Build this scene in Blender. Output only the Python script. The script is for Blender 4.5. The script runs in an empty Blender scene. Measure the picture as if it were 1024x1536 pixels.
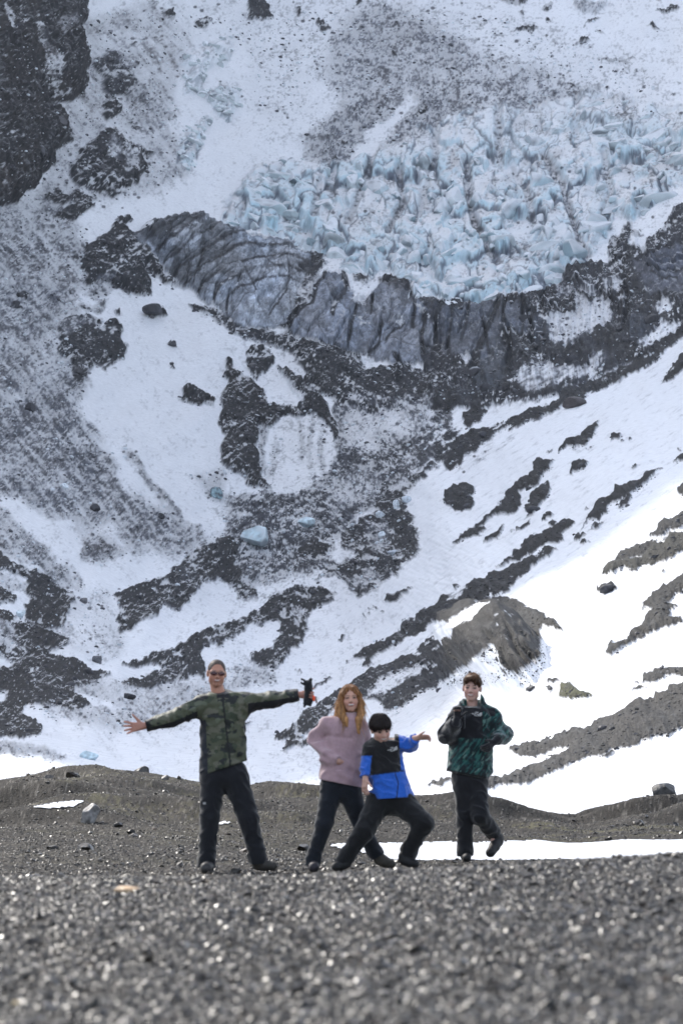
import bpy, math, random
import numpy as np
from mathutils import Vector, Matrix
random.seed(4)
RNG = np.random.default_rng(11)
scene = bpy.context.scene
COL = scene.collection

# ------------------------------------------------------------------ camera model (photo pixels 1024 x 1536)
FPX = 3868.0
CAM_Z = 1.0
HOR = 1132.0
TH = math.atan((HOR - 768.0) / FPX)
CT, ST = math.cos(TH), math.sin(TH)

def ray(u, v):
    a = (np.asarray(u, dtype=np.float64) - 512.0) / FPX
    b = (768.0 - np.asarray(v, dtype=np.float64)) / FPX
    dy = CT - b * ST
    dz = ST + b * CT
    return a / dy, dz / dy          # x and z per metre of depth

def P(u, v, Y):
    rx, rz = ray(u, v)
    return np.array([float(rx) * Y, Y, CAM_Z + float(rz) * Y])

# ------------------------------------------------------------------ noise
def _h(ix, iy, seed):
    n = (ix.astype(np.int64) * 374761393 + iy.astype(np.int64) * 668265263 + seed * 1274126177) & 0xFFFFFFFF
    n = ((n ^ (n >> 13)) * 1274126177) & 0xFFFFFFFF
    n = ((n ^ (n >> 16)) * 2246822519) & 0xFFFFFFFF
    n = n ^ (n >> 15)
    return (n & 0xFFFFFF).astype(np.float32) / 16777216.0

def perlin(x, y, seed=0):
    xi = np.floor(x); yi = np.floor(y)
    fx = (x - xi).astype(np.float32); fy = (y - yi).astype(np.float32)
    xi = xi.astype(np.int64); yi = yi.astype(np.int64)
    sx = fx * fx * fx * (fx * (fx * 6 - 15) + 10); sy = fy * fy * fy * (fy * (fy * 6 - 15) + 10)
    def g(dx, dy):
        a = _h(xi + dx, yi + dy, seed) * (2 * np.pi)
        return np.cos(a) * (fx - dx) + np.sin(a) * (fy - dy)
    a = g(0, 0); b = g(1, 0); c = g(0, 1); d = g(1, 1)
    t = a + sx * (b - a)
    return (t + sy * ((c + sx * (d - c)) - t)) * 1.5

def fbm(x, y, octv=4, seed=0, gain=0.5, lac=2.03):
    s = 0.0; a = 1.0; tot = 0.0
    for i in range(octv):
        s = s + a * perlin(x, y, seed + i * 17)
        tot += a * a; a *= gain; x = x * lac + 3.7; y = y * lac - 1.3
    return s / math.sqrt(tot)

def ridged(x, y, octv=4, seed=0, gain=0.55):
    s = 0.0; a = 1.0; tot = 0.0
    for i in range(octv):
        s = s + a * (1 - 2 * np.abs(perlin(x, y, seed + i * 13)))
        tot += a; a *= gain; x = x * 2.07 + 1.1; y = y * 2.07 + 5.2
    return s / tot

def unif(n, s=0.42):
    return 1.0 / (1.0 + np.exp(-1.702 * n / s))

def worley(x, y, seed=0, jit=0.85):
    xi = np.floor(x).astype(np.int64); yi = np.floor(y).astype(np.int64)
    f1 = np.full(x.shape, 9.0, np.float32); f2 = f1.copy()
    idv = np.zeros(x.shape, np.float32); vx = np.zeros(x.shape, np.float32); vy = vx.copy()
    for dx in (-1, 0, 1):
        for dy in (-1, 0, 1):
            cx = xi + dx; cy = yi + dy
            ox = (x - (cx + 0.5 + jit * (_h(cx, cy, seed) - 0.5))).astype(np.float32)
            oy = (y - (cy + 0.5 + jit * (_h(cx, cy, seed + 5) - 0.5))).astype(np.float32)
            d = np.sqrt(ox * ox + oy * oy)
            nw = d < f1
            f2 = np.where(nw, f1, np.minimum(f2, d))
            idv = np.where(nw, _h(cx, cy, seed + 9), idv)
            vx = np.where(nw, ox, vx); vy = np.where(nw, oy, vy)
            f1 = np.where(nw, d, f1)
    return f1, f2, idv, vx, vy

def _h3(ix, iy, iz, seed):
    return _h(ix + iz * 7919, iy - iz * 104729, seed)

def perlin3(p, seed=0):
    pi = np.floor(p).astype(np.int64); f = (p - pi).astype(np.float32)
    s = f * f * f * (f * (f * 6 - 15) + 10)
    r = 0
    for dx in (0, 1):
        for dy in (0, 1):
            for dz in (0, 1):
                i, j, k = pi[:, 0] + dx, pi[:, 1] + dy, pi[:, 2] + dz
                a = _h3(i, j, k, seed) * (2 * np.pi); z = _h3(i, j, k, seed + 3) * 2 - 1
                q = np.sqrt(np.maximum(0, 1 - z * z))
                g = q * np.cos(a) * (f[:, 0] - dx) + q * np.sin(a) * (f[:, 1] - dy) + z * (f[:, 2] - dz)
                w = (s[:, 0] if dx else 1 - s[:, 0]) * (s[:, 1] if dy else 1 - s[:, 1]) * (s[:, 2] if dz else 1 - s[:, 2])
                r = r + w * g
    return r * 1.4

def fbm3(p, octv=3, seed=0, gain=0.5):
    s = 0; a = 1.0
    for i in range(octv):
        s = s + a * perlin3(p, seed + i * 7); a *= gain; p = p * 2.03 + 1.7
    return s

def sstep(a, b, x):
    t = np.clip((x - a) / (b - a), 0, 1)
    return t * t * (3 - 2 * t)

# ------------------------------------------------------------------ mesh + object helpers
def mesh_np(name, verts, faces, mat=None, smooth=True, attrs=None, sharp=None):
    """faces: (n,4) or (n,3) int array"""
    me = bpy.data.meshes.new(name)
    verts = np.asarray(verts, np.float32); faces = np.asarray(faces, np.int32)
    n = faces.shape[1]
    me.vertices.add(len(verts)); me.vertices.foreach_set('co', verts.ravel())
    me.loops.add(faces.size); me.loops.foreach_set('vertex_index', faces.ravel())
    me.polygons.add(len(faces))
    me.polygons.foreach_set('loop_start', np.arange(0, faces.size, n, dtype=np.int32))
    me.polygons.foreach_set('loop_total', np.full(len(faces), n, np.int32))
    me.update(calc_edges=True)
    me.polygons.foreach_set('use_smooth', np.full(len(faces), bool(smooth)))
    if sharp is not None:
        a = me.attributes.get('sharp_face') or me.attributes.new('sharp_face', 'BOOLEAN', 'FACE')
        a.data.foreach_set('value', sharp)
    for k, val in (attrs or {}).items():
        val = np.asarray(val, np.float32)
        if val.ndim == 2:
            a = me.attributes.new(k, 'FLOAT_COLOR', 'POINT')
            c = np.ones((len(verts), 4), np.float32); c[:, :3] = val
            a.data.foreach_set('color', c.ravel())
        else:
            a = me.attributes.new(k, 'FLOAT', 'POINT'); a.data.foreach_set('value', val)
    me.validate()
    if mat: me.materials.append(mat)
    return me

def obj(name, me, parent=None, label=None, cat=None, group=None, kind=None, loc=None):
    o = bpy.data.objects.new(name, me); COL.objects.link(o)
    if parent: o.parent = parent
    if loc is not None: o.location = loc
    if label: o['label'] = label
    if cat: o['category'] = cat
    if group: o['group'] = group
    if kind: o['kind'] = kind
    return o

def thing_at(o, base):
    """move the origin of a mesh object to base without moving the mesh"""
    b = Vector(base)
    o.data.transform(Matrix.Translation(-b)); o.location = b
    return o

# ------------------------------------------------------------------ materials
def newmat(name):
    m = bpy.data.materials.new(name); m.use_nodes = True
    nt = m.node_tree
    return m, nt, nt.nodes['Principled BSDF']

def vmat(name, rough=0.6, bump_scale=0, bump=0.0, spec=0.5, var=0.0, var_scale=30, rough_attr=False, sheen=0, trans=0, bump2=None, coat=0):
    """vertex-colour material: colour attribute Col (own colour, on the ice also painted shade) times small procedural variation, plus bump"""
    m, nt, b = newmat(name); N = nt.nodes; L = nt.links
    a = N.new('ShaderNodeAttribute'); a.attribute_name = 'Col'
    src = a.outputs['Color']
    tc = N.new('ShaderNodeTexCoord')
    if var > 0:
        n = N.new('ShaderNodeTexNoise'); n.inputs['Scale'].default_value = var_scale; n.inputs['Detail'].default_value = 4
        L.new(tc.outputs['Object'], n.inputs['Vector'])
        mr = N.new('ShaderNodeMapRange'); mr.inputs[1].default_value = 0.25; mr.inputs[2].default_value = 0.75
        mr.inputs[3].default_value = 1 - var; mr.inputs[4].default_value = 1 + var
        L.new(n.outputs['Fac'], mr.inputs[0])
        mx = N.new('ShaderNodeMix'); mx.data_type = 'RGBA'; mx.blend_type = 'MULTIPLY'; mx.inputs[0].default_value = 1
        L.new(src, mx.inputs[6]); L.new(mr.outputs[0], mx.inputs[7]); src = mx.outputs[2]
    L.new(src, b.inputs['Base Color'])
    b.inputs['Roughness'].default_value = rough
    b.inputs['Specular IOR Level'].default_value = spec
    if rough_attr:
        r = N.new('ShaderNodeAttribute'); r.attribute_name = 'Rough'; L.new(r.outputs['Fac'], b.inputs['Roughness'])
    if sheen:
        b.inputs['Sheen Weight'].default_value = sheen; b.inputs['Sheen Roughness'].default_value = 0.5
    if bump > 0:
        prev = None
        for sc_, st_ in [(bump_scale, bump)] + (bump2 or []):
            n = N.new('ShaderNodeTexNoise'); n.inputs['Scale'].default_value = sc_; n.inputs['Detail'].default_value = 5
            L.new(tc.outputs['Object'], n.inputs['Vector'])
            bp = N.new('ShaderNodeBump'); bp.inputs['Strength'].default_value = 1; bp.inputs['Distance'].default_value = st_
            L.new(n.outputs['Fac'], bp.inputs['Height'])
            if prev: L.new(prev.outputs[0], bp.inputs['Normal'])
            prev = bp
        L.new(prev.outputs[0], b.inputs['Normal'])
    if trans:
        tr = N.new('ShaderNodeBsdfTranslucent'); L.new(src, tr.inputs['Color'])
        ms = N.new('ShaderNodeMixShader'); ms.inputs[0].default_value = trans
        out = N['Material Output']
        L.new(b.outputs[0], ms.inputs[1]); L.new(tr.outputs[0], ms.inputs[2]); L.new(ms.outputs[0], out.inputs[0])
    return m

# ------------------------------------------------------------------ sun direction, shared by lamp, sky and the ridge that shades the glacier
SUN_EL = math.radians(36.0)
SUN_AZ = math.atan2(-0.40, 0.58)      # from +Y towards +X (negative = left)
SUN = np.array([math.sin(SUN_AZ) * math.cos(SUN_EL), math.cos(SUN_AZ) * math.cos(SUN_EL), math.sin(SUN_EL)])
HAZE = 0.00007; EXPO = 1.28
# ================================================================== MOUNTAIN TERRAIN
# base surface: depth over the field of view, thin-plate interpolation of surveyed points
CP = [(512,1245,62),(0,1245,62),(1024,1245,55),(512,1190,95),(512,1100,165),(512,1000,260),(512,900,330),(512,800,390),(512,700,440),(512,600,490),(512,450,560),(512,300,660),(512,150,760),(512,0,880),(512,-260,1100),
 (700,1200,74),(860,1190,72),(1024,1150,75),(1024,1000,105),(1024,850,155),(1024,740,220),(1024,600,370),(1024,450,520),(1024,300,640),(1024,100,800),(1024,-260,1090),
 (0,1160,95),(0,1100,150),(0,1000,200),(0,900,250),(0,800,300),(0,700,360),(0,600,420),(0,450,490),(0,300,540),(0,150,585),(0,0,640),(0,-260,760),
 (250,1100,165),(250,900,310),(250,700,425),(250,500,525),(250,300,620),(250,100,730),
 (760,1100,115),(760,1000,140),(760,880,200),(760,800,270),(760,700,360),(760,600,450),(760,450,555),(760,250,690),
 (-340,1245,60),(-340,1000,150),(-340,600,300),(-340,200,430),(-340,-260,560),(1370,1245,55),(1370,1000,82),(1370,700,180),(1370,300,450),(1370,-260,900)]
cp = np.array(CP, np.float64)
def _tps(r2): return np.where(r2 > 1e-12, 0.5 * r2 * np.log(np.maximum(r2, 1e-12)), 0)
_q = cp[:, :2] / 500.0; _n = len(cp)
_K = _tps(((_q[:, None] - _q[None]) ** 2).sum(-1)) + np.eye(_n) * 0.004
_A = np.zeros((_n + 3, _n + 3)); _A[:_n, :_n] = _K; _A[:_n, _n] = 1; _A[:_n, _n + 1:] = _q; _A[_n, :_n] = 1; _A[_n + 1:, :_n] = _q.T
_w = np.linalg.solve(_A, np.concatenate([np.log(cp[:, 2]), np.zeros(3)]))
def depth(u, v):
    u = np.asarray(u, np.float64) / 500; v = np.asarray(v, np.float64) / 500
    s = _w[_n] + _w[_n + 1] * u + _w[_n + 2] * v
    for i in range(_n): s = s + _w[i] * _tps((u - _q[i, 0]) ** 2 + (v - _q[i, 1]) ** 2)
    return np.exp(s)

STEP = 1.15
us = np.concatenate([np.arange(-330, -24, 6.0), np.arange(-24, 1048, STEP), np.arange(1048, 1360, 6.0)])
vs = np.concatenate([np.arange(1245, -24, -STEP), np.arange(-24, -260, -6.0)])
U, V = np.meshgrid(us, vs); U = U.astype(np.float32); V = V.astype(np.float32)
NR, NC = U.shape
_cu = np.linspace(-330, 1360, 170); _cv = np.linspace(1245, -260, 150)
_D0 = np.log(depth(*np.meshgrid(_cu, _cv)))
def _bil(u, v):
    a = np.clip((u + 330) / (1690 / 169.0), 0, 168.999); b = np.clip((1245 - v) / (1505 / 149.0), 0, 148.999)
    i = a.astype(int); j = b.astype(int); fa = a - i; fb = b - j
    fa = fa.astype(np.float64); fb = fb.astype(np.float64)
    return (_D0[j, i] * (1 - fa) + _D0[j, i + 1] * fa) * (1 - fb) + (_D0[j + 1, i] * (1 - fa) + _D0[j + 1, i + 1] * fa) * fb
D = np.exp(_bil(U, V))
RX, RZ = ray(U, V)
BASE = np.stack([RX * D, D, CAM_Z + RZ * D], -1)
du = np.gradient(BASE, axis=1); dv = np.gradient(BASE, axis=0)
NRM = np.cross(du, dv); NRM /= np.linalg.norm(NRM, axis=-1, keepdims=True) + 1e-12
if NRM[NR // 2, NC // 2, 1] > 0: NRM = -NRM
PXM = D / FPX                                   # metres per photo pixel at that place

# --- hand-surveyed outlines. T() takes points read off 3x enlarged tiles
def T(ox, oy, pts, s=3.012): return [(ox + x / s, oy + y / s) for x, y in pts]
# warped lookup coordinates make every outline ragged
w1 = fbm(U / 22, V / 22, 3, 1); w2 = fbm(U / 22, V / 22, 3, 51)
UW = U + 6.5 * w1; VW = V + 5.0 * w2
w3 = perlin(U / 7, V / 7, 91); w4 = perlin(U / 7, V / 7, 97)
UW = UW + 2.2 * w3; VW = VW + 2.2 * w4

def poly_sd(pts, margin=14, warp=True):
    p = np.array(pts, np.float32)
    lo = p.min(0) - margin - 14; hi = p.max(0) + margin + 14 + np.array([0, 90 if PASS == 2 else 0])
    j0 = np.searchsorted(us, lo[0]); j1 = np.searchsorted(us, hi[0]) + 1
    i0 = np.searchsorted(-vs, -hi[1]); i1 = np.searchsorted(-vs, -lo[1]) + 1
    sl = (slice(i0, i1), slice(j0, j1))
    x = (UW if warp else UX)[sl]; y = (VW if warp else VX)[sl]
    d2 = np.full(x.shape, 1e9, np.float32); ins = np.zeros(x.shape, bool)
    for k in range(len(p)):
        a = p[k]; b = p[(k + 1) % len(p)]
        e = b - a; L2 = float(e @ e) + 1e-9
        t = np.clip(((x - a[0]) * e[0] + (y - a[1]) * e[1]) / L2, 0, 1)
        d2 = np.minimum(d2, (x - a[0] - t * e[0]) ** 2 + (y - a[1] - t * e[1]) ** 2)
        if a[1] != b[1]:
            c = ((a[1] > y) != (b[1] > y)) & (x < (b[0] - a[0]) * (y - a[1]) / (b[1] - a[1]) + a[0])
            ins ^= c
    d = np.sqrt(d2)
    return sl, np.where(ins, -d, d)

def line_d(pts, margin=8):
    p = np.array(pts, np.float32)
    lo = p.min(0) - margin - 10; hi = p.max(0) + margin + 10 + np.array([0, 90 if PASS == 2 else 0])
    j0 = np.searchsorted(us, lo[0]); j1 = np.searchsorted(us, hi[0]) + 1
    i0 = np.searchsorted(-vs, -hi[1]); i1 = np.searchsorted(-vs, -lo[1]) + 1
    sl = (slice(i0, i1), slice(j0, j1))
    x = UX[sl] + 2.2 * w1[sl]; y = VX[sl] + 2.2 * w2[sl]
    d2 = np.full(x.shape, 1e9, np.float32)
    for k in range(len(p) - 1):
        a = p[k]; e = p[k + 1] - a; L2 = float(e @ e) + 1e-9
        t = np.clip(((x - a[0]) * e[0] + (y - a[1]) * e[1]) / L2, 0, 1)
        d2 = np.minimum(d2, (x - a[0] - t * e[0]) ** 2 + (y - a[1] - t * e[1]) ** 2)
    return sl, np.sqrt(d2)

UX, VX = U, V; PASS = 1
W = np.zeros(U.shape, np.float32)               # how much rock or dirt lies bare (0 snow .. 1 rock)
RC = np.zeros(U.shape + (3,), np.float32)       # rock colour
H = np.zeros(U.shape, np.float32)               # relief in photo pixels
ICE = np.zeros(U.shape, np.float32)             # glacier ice
SLAB = np.zeros(U.shape, np.float32)
ROCK = (0.050, 0.050, 0.056)
RC[:] = ROCK

PAINTS = []
def _streak(q):
    sl, d = line_d(q, 12)
    W[sl] = np.maximum(W[sl], .30 * sstep(10, 0, d + 3 * w3[sl]))
def paint(pts, dens, soft=5, col=None, bulge=0, bw=20, warp=True):
    PAINTS.append(('p', pts, dens, soft, col, bulge, bw, warp))
def _paint(pts, dens, soft, col, bulge, bw, warp):
    if dens >= .7: soft *= .55
    sl, d = poly_sd(pts, margin=soft + 2, warp=warp)
    m = sstep(soft, -soft, d)
    W[sl] = W[sl] * (1 - m) + dens * m
    if col is not None:
        RC[sl] = RC[sl] * (1 - m[..., None]) + np.array(col, np.float32) * m[..., None]
    if bulge:
        q_ = np.clip(-d / bw, 0, 1); H[sl] += bulge * q_ * (2 - q_)

# ---------- broad dirt densities (soft)
paint(T(0,0,[(380,60),(700,0),(900,120),(800,400),(800,560),(880,760),(700,880),(400,904),(150,904),(300,500)]), .36, 18, (.14,.13,.135))
paint(T(0,300,[(-900,-60),(60,0),(300,-20),(380,180),(400,380),(330,500),(260,560),(260,700),(380,820),(330,1000),(-900,1050)]), .57, 22, (.085,.085,.095))
paint(T(0,300,[(20,560),(100,530),(190,600),(150,690),(50,690)]), .60, 16)
paint(T(0,300,[(90,440),(170,440),(190,540),(120,560)]), .55, 14)
paint(T(0,300,[(80,640),(260,680),(280,820),(160,900),(60,800)]), .48, 16)
paint(T(0,600,[(-900,-40),(250,-20),(420,120),(520,310),(540,400),(600,440),(760,500),(940,650),(860,700),(700,690),(600,690),(500,560),(400,560),(350,500),(200,540),(60,440),(-900,420)]), .62, 18, (.075,.078,.09))
paint(T(0,600,[(150,130),(300,150),(420,210),(515,310),(450,300),(340,260),(200,230)]), .66, 12)
paint(T(0,600,[(100,320),(250,300),(480,430),(480,510),(360,520),(200,545),(90,430)]), .60, 14)
paint(T(0,600,[(320,520),(420,570),(560,680),(500,740),(360,720),(350,600)]), .55, 12)
paint(T(0,600,[(560,220),(590,225),(640,290),(710,380),(790,470),(910,590),(930,650),(870,600),(780,510),(690,410),(620,330),(565,250)]), .52, 7, (.14,.14,.15))
paint(T(0,600,[(-900,400),(0,480),(110,560),(230,680),(350,790),(370,860),(300,850),(160,760),(0,690),(-900,640)]), .55, 12)
paint(T(0,600,[(0,440),(120,490),(230,560),(360,600),(350,700),(260,740),(180,650),(80,560)]), .04, 10)
paint(T(340,0,[(560,60),(740,50),(880,100),(1024,180),(1200,290),(1400,340),(1560,380),(1700,430),(1560,480),(1300,520),(1100,560),(900,640),(760,620),(600,720),(420,790),(360,640),(560,460),(440,300),(520,150)]), .50, 26, (.11,.11,.125))
paint(T(0,0,[(700,-60),(1024,-60),(1500,-60),(2300,40),(3000,300),(3000,520),(2400,420),(1900,200),(1500,330),(1240,640),(1100,480),(1080,250),(820,160)]), .13, 25)
paint(T(340,0,[(560,60),(740,50),(880,100),(1024,180),(1200,290),(1400,340),(1560,380),(1700,430),(1560,480),(1300,520),(1100,560),(900,640),(760,620),(600,720),(420,790),(360,640),(560,460),(440,300),(520,150)]), .46, 26, (.11,.11,.125))
paint(T(340,0,[(640,420),(760,400),(740,450),(640,620),(420,680),(380,600)]), .55, 14)
paint(T(340,0,[(860,380),(1000,400),(960,520),(830,550)]), .60, 12)
paint(T(684,0,[(200,330),(420,320),(460,380),(420,470),(250,500),(180,420)]), .50, 16)
paint(T(340,0,[(540,720),(720,540),(840,420),(860,470),(740,600),(620,740)]), .02, 8)
paint(T(340,0,[(610,600),(680,560),(720,580),(660,640)]), .0, 8)
# avalanche debris in the gully
paint(T(340,600,[(480,0),(960,0),(1024,60),(1024,180),(940,280),(760,400),(600,520),(480,640),(460,780),(350,830),(200,900),(60,880),(0,740),(0,430),(200,420),(330,420),(470,310),(500,220)]), .70, 12, (.055,.057,.067))
paint(T(340,600,[(560,30),(800,60),(900,130),(840,180),(680,180),(640,230),(560,210),(500,110)]), .25, 12)
paint(T(0,600,[(860,340),(1024,300),(1024,640),(930,660),(1024,560),(980,470),(930,420)]), .36, 14)
paint(T(0,880,[(330,440),(430,400),(600,420),(900,420),(1024,400),(1180,300),(1250,420),(1100,470),(900,560),(780,640),(560,660),(340,640),(250,600),(120,540)]), .34, 14, (.09,.09,.10))
paint(T(0,880,[(330,0),(540,0),(530,150),(600,230),(560,320),(400,350),(240,290),(230,180)]), .22, 14)
paint(T(0,880,[(330,490),(420,500),(560,545),(500,550),(400,545)]), .02, 5)
paint(T(0,880,[(-300,690),(100,720),(210,755),(300,785),(240,800),(120,775),(-300,745)]), .55, 7)
paint(T(340,600,[(100,840),(300,800),(440,790),(420,830),(250,880),(130,904)]), .10, 8)

# ---------- left cliff
CLIFF = T(0,0,[(-1100,-900),(470,-900),(415,-300),(395,0),(395,70),(365,115),(380,190),(390,290),(385,390),(370,435),(310,470),(250,465),(300,540),(318,635),(270,680),(240,700),(250,735),(190,790),(120,870),(60,920),(-1100,1300)])
paint(CLIFF, 1.05, 3, (.072,.066,.068), bulge=26, bw=50)
paint(T(0,0,[(135,95),(200,160),(215,230),(255,250),(240,310),(215,395),(195,330),(160,230)]), .62, 8, (.08,.08,.09))
paint(T(0,0,[(0,-20),(25,-10),(45,150),(20,160),(0,120)]), .5, 6)
paint(T(0,0,[(300,85),(335,75),(330,105),(270,170),(235,120)]), .45, 8)
paint(T(0,0,[(230,250),(262,270),(255,420),(300,430),(240,440),(220,360)]), .70, 8)
paint(T(0,0,[(-10,770),(20,780),(50,890),(20,900)]), .5, 7)
# ---------- upper left outcrops
paint(T(0,0,[(410,300),(430,265),(480,250),(540,260),(545,295),(600,330),(625,380),(580,425),(520,440),(465,410),(460,355),(420,320)]), .78, 5, ROCK, bulge=6, bw=8)
paint(T(0,0,[(475,455),(520,435),(555,480),(540,515),(485,535),(462,510)]), 1.0, 3, ROCK, bulge=6, bw=8)
paint(T(0,0,[(560,430),(600,395),(660,400),(730,450),(780,495),(690,485),(600,475)]), .62, 7, (.09,.09,.1))
paint(T(0,0,[(430,620),(480,575),(520,590),(560,640),(640,670),(690,700),(640,712),(668,770),(610,830),(520,880),(440,855),(340,838),(303,790),(308,745),(345,720),(340,680),(400,650)]), .90, 5, (.046,.047,.054), bulge=9, bw=14)
paint(T(0,0,[(490,620),(520,610),(540,680),(540,740),(490,720)]), .45, 7)
paint(T(0,0,[(560,655),(620,690),(640,740),(560,760)]), .62, 9)
paint(T(0,0,[(195,900),(250,858),(370,866),(440,880),(420,905),(330,900),(290,920)]), .95, 4, ROCK)
paint(T(0,300,[(265,65),(330,8),(380,-10),(430,10),(425,35),(370,60),(312,94)]), .95, 4, ROCK, bulge=3, bw=8)
for q in ([(685,8),(700,2),(715,10),(700,20)],[(725,45),(780,35),(798,65),(780,82),(745,62)],[(890,95),(940,80),(968,100),(930,127),(895,122)],[(575,205),(600,200),(605,212),(585,215)],[(600,275),(640,285),(625,300)],[(580,555),(620,545),(650,575),(610,580)]):
    paint(T(0,0,q), .85, 4, ROCK)
for q in ([(95,0),(130,-30),(170,-10),(195,35),(215,75),(150,80),(95,92),(110,40)],[(310,40),(330,35),(335,65),(320,70)],[(400,85),(440,90),(480,125),(440,140),(400,110)],[(580,0),(600,-5),(600,25),(585,22)],[(710,45),(722,20),(725,50)],[(755,118),(772,112),(775,130)],[(740,255),(755,245),(768,262),(750,272)],[(930,210),(945,202),(948,220)],[(870,480),(890,465),(900,490),(880,500)],[(575,485),(595,480),(595,495)],[(515,630),(535,612),(545,640),(520,645)],[(475,700),(490,690),(505,705),(490,720)],[(870,500),(895,495),(890,540),(850,540)]):
    paint(T(340,0,q), .9, 3, ROCK)
for q in ([(180,-10),(330,-10),(290,12),(215,10)],[(380,45),(420,10),(437,32),(410,52)],[(275,50),(295,38),(298,65)],[(390,100),(425,92),(432,106),(400,112)],[(565,125),(620,90),(650,75),(620,105)],[(262,155),(330,125),(360,135),(340,155)],[(530,212),(575,180),(615,190),(580,210)],[(780,265),(800,258),(808,266)],[(868,132),(890,125),(915,138),(885,146)],[(905,48),(990,25),(1010,40),(950,58)],[(625,150),(655,140),(668,156)],[(650,280),(680,262),(690,280),(730,270)],[(812,310),(828,306),(828,318)],[(845,320),(858,316),(850,330)],[(975,425),(990,422),(985,430)],[(1005,382),(1018,378),(1014,388)],[(895,0),(925,-5),(920,12)],[(498,378),(520,366),(535,378),(510,384)],[(408,348),(420,334),(432,350),(412,358)]):
    paint(T(684,0,q), .82, 3.5, ROCK)
paint(T(684,0,[(520,30),(540,0),(600,-20),(680,-10),(695,20),(640,45),(600,60),(560,48)]), .35, 5, (.10,.12,.16), bulge=6, bw=8)

# ---------- dark mass left of the grooved slab
paint(T(0,300,[(375,215),(430,180),(500,140),(530,80),(570,58),(612,70),(590,100),(550,122),(600,160),(700,108),(800,75),(912,65),(920,115),(800,160),(740,210),(720,300),(745,350),(790,400),(740,400),(690,345),(655,320),(685,430),(580,435),(490,400),(440,370),(390,385),(365,310),(385,260)]), 1.0, 4, (.047,.048,.056), bulge=9, bw=16)
paint(T(0,300,[(440,350),(520,330),(500,420),(430,460),(400,420)]), .55, 7)
paint(T(0,300,[(320,500),(400,480),(500,450),(470,500),(380,510)]), .62, 5, ROCK)
paint(T(0,300,[(310,265),(350,258),(385,280),(380,305),(340,280)]), .75, 4, ROCK)
# lower-left dark ramp
paint(T(0,300,[(262,570),(330,520),(420,530),(470,540),(440,580),(530,545),(550,590),(548,640),(570,655),(560,720),(510,730),(470,758),(420,745),(400,790),(340,850),(310,880),(330,770),(290,735),(258,690),(262,640)]), .92, 6, (.058,.060,.068), bulge=4, bw=14)
paint(T(0,300,[(265,570),(330,520),(430,535),(420,560),(275,640)]), .66, 7, (.10,.105,.12))
for q in ([(665,490),(690,482),(730,488),(765,515),(700,530),(665,530)],[(520,508),(540,500),(552,515),(530,520)],[(850,480),(880,478),(920,505),(935,530),(900,520)],[(755,655),(775,643),(800,658),(770,668)],[(765,740),(780,734),(790,748),(775,752)],[(820,880),(830,845),(860,838),(900,860),(890,890),(850,904)],[(76,428),(95,415),(115,428),(95,442)],[(46,485),(65,462),(92,490),(70,496)],[(196,668),(208,660),(218,668),(205,675)],[(137,82),(150,76),(162,88)],[(508,756),(525,750),(533,758)]):
    paint(T(0,300,q), 1.0, 2.5, ROCK, bulge=4, bw=6)

# ---------- grooved grey slab
paint(T(340,300,[(150,560),(300,565),(345,480),(420,330),(440,240),(300,180),(360,260),(330,380),(310,460),(250,530)]), .88, 6, (.055,.057,.066))
paint(T(0,300,[(860,480),(980,500),(1100,580),(1250,600),(1330,560),(1330,620),(1200,640),(1060,620),(960,560)]), .8, 7, (.055,.057,.066))
SLAB1 = T(0,300,[(600,165),(700,112),(800,82),(915,72),(1024,118),(1150,158),(1290,165),(1400,225),(1410,300),(1345,380),(1345,460),(1290,540),(1200,585),(1060,575),(980,490),(900,470),(860,405),(800,402),(755,350),(715,280),(655,220)])
SLABC = (.40,.43,.48)
paint(SLAB1, 1.1, 4, SLABC, bulge=16, bw=36)
paint(T(0,300,[(600,165),(700,112),(800,82),(915,72),(930,110),(800,150),(700,220),(650,215)]), 1.1, 8, (.15,.16,.18))
def _cracks():
    u_, v_ = UX, VX
    r_ = np.hypot((u_ - 412) / 1.35, v_ - 468)
    ang = np.arctan2(v_ - 468, (u_ - 412) / 1.35)
    ph = r_ / 17.5 + .32 * fbm(u_ / 70, v_ / 70, 2, 1301) + .05 * fbm(u_ / 10, v_ / 10, 2, 1305)
    fr = ph - np.floor(ph)
    on = unif(fbm(u_ / 28 + 7 * np.floor(ph), v_ / 28, 2, 1309), .5)
    sl1, d1 = poly_sd(SLAB1)
    m = np.zeros(U.shape, np.float32); m[sl1] = sstep(2, -6, d1)
    m *= sstep(500, 470, v_) * sstep(30, 48, r_)
    g = m * sstep(.17, .05, np.minimum(fr, 1 - fr)) * sstep(.12, .4, on)
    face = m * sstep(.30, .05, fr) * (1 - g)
    H[:] += m * (3.2 * fr - 4.5 * g)
    # cross joints
    c1_, c2_, ci_, _, _ = worley((u_ + .5 * v_) / 44, (v_ - .3 * u_) / 30, 1311)
    j_ = m * sstep(.035, .01, c2_ - c1_) * .55
    H[:] += m * 6.5 * (ci_ - .5) - 2.5 * j_
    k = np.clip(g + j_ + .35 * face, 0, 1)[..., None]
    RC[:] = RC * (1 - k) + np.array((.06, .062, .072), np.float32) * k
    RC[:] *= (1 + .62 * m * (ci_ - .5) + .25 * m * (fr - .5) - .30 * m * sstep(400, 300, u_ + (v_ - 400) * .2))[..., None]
    for q in CRACKS:
        sl, d = line_d(q)
        mm = .9 * sstep(1.9, .5, d)
        RC[sl] = RC[sl] * (1 - mm[..., None]) + np.array((.05, .052, .06), np.float32) * mm[..., None]
        H[sl] -= 3 * mm
def _slab(poly, w): 
    sl, d = poly_sd(poly); SLAB[sl] = np.maximum(SLAB[sl], w * sstep(4, -4, d))
PAINTS.append(('f', lambda: _slab(SLAB1, 1)))
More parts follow.
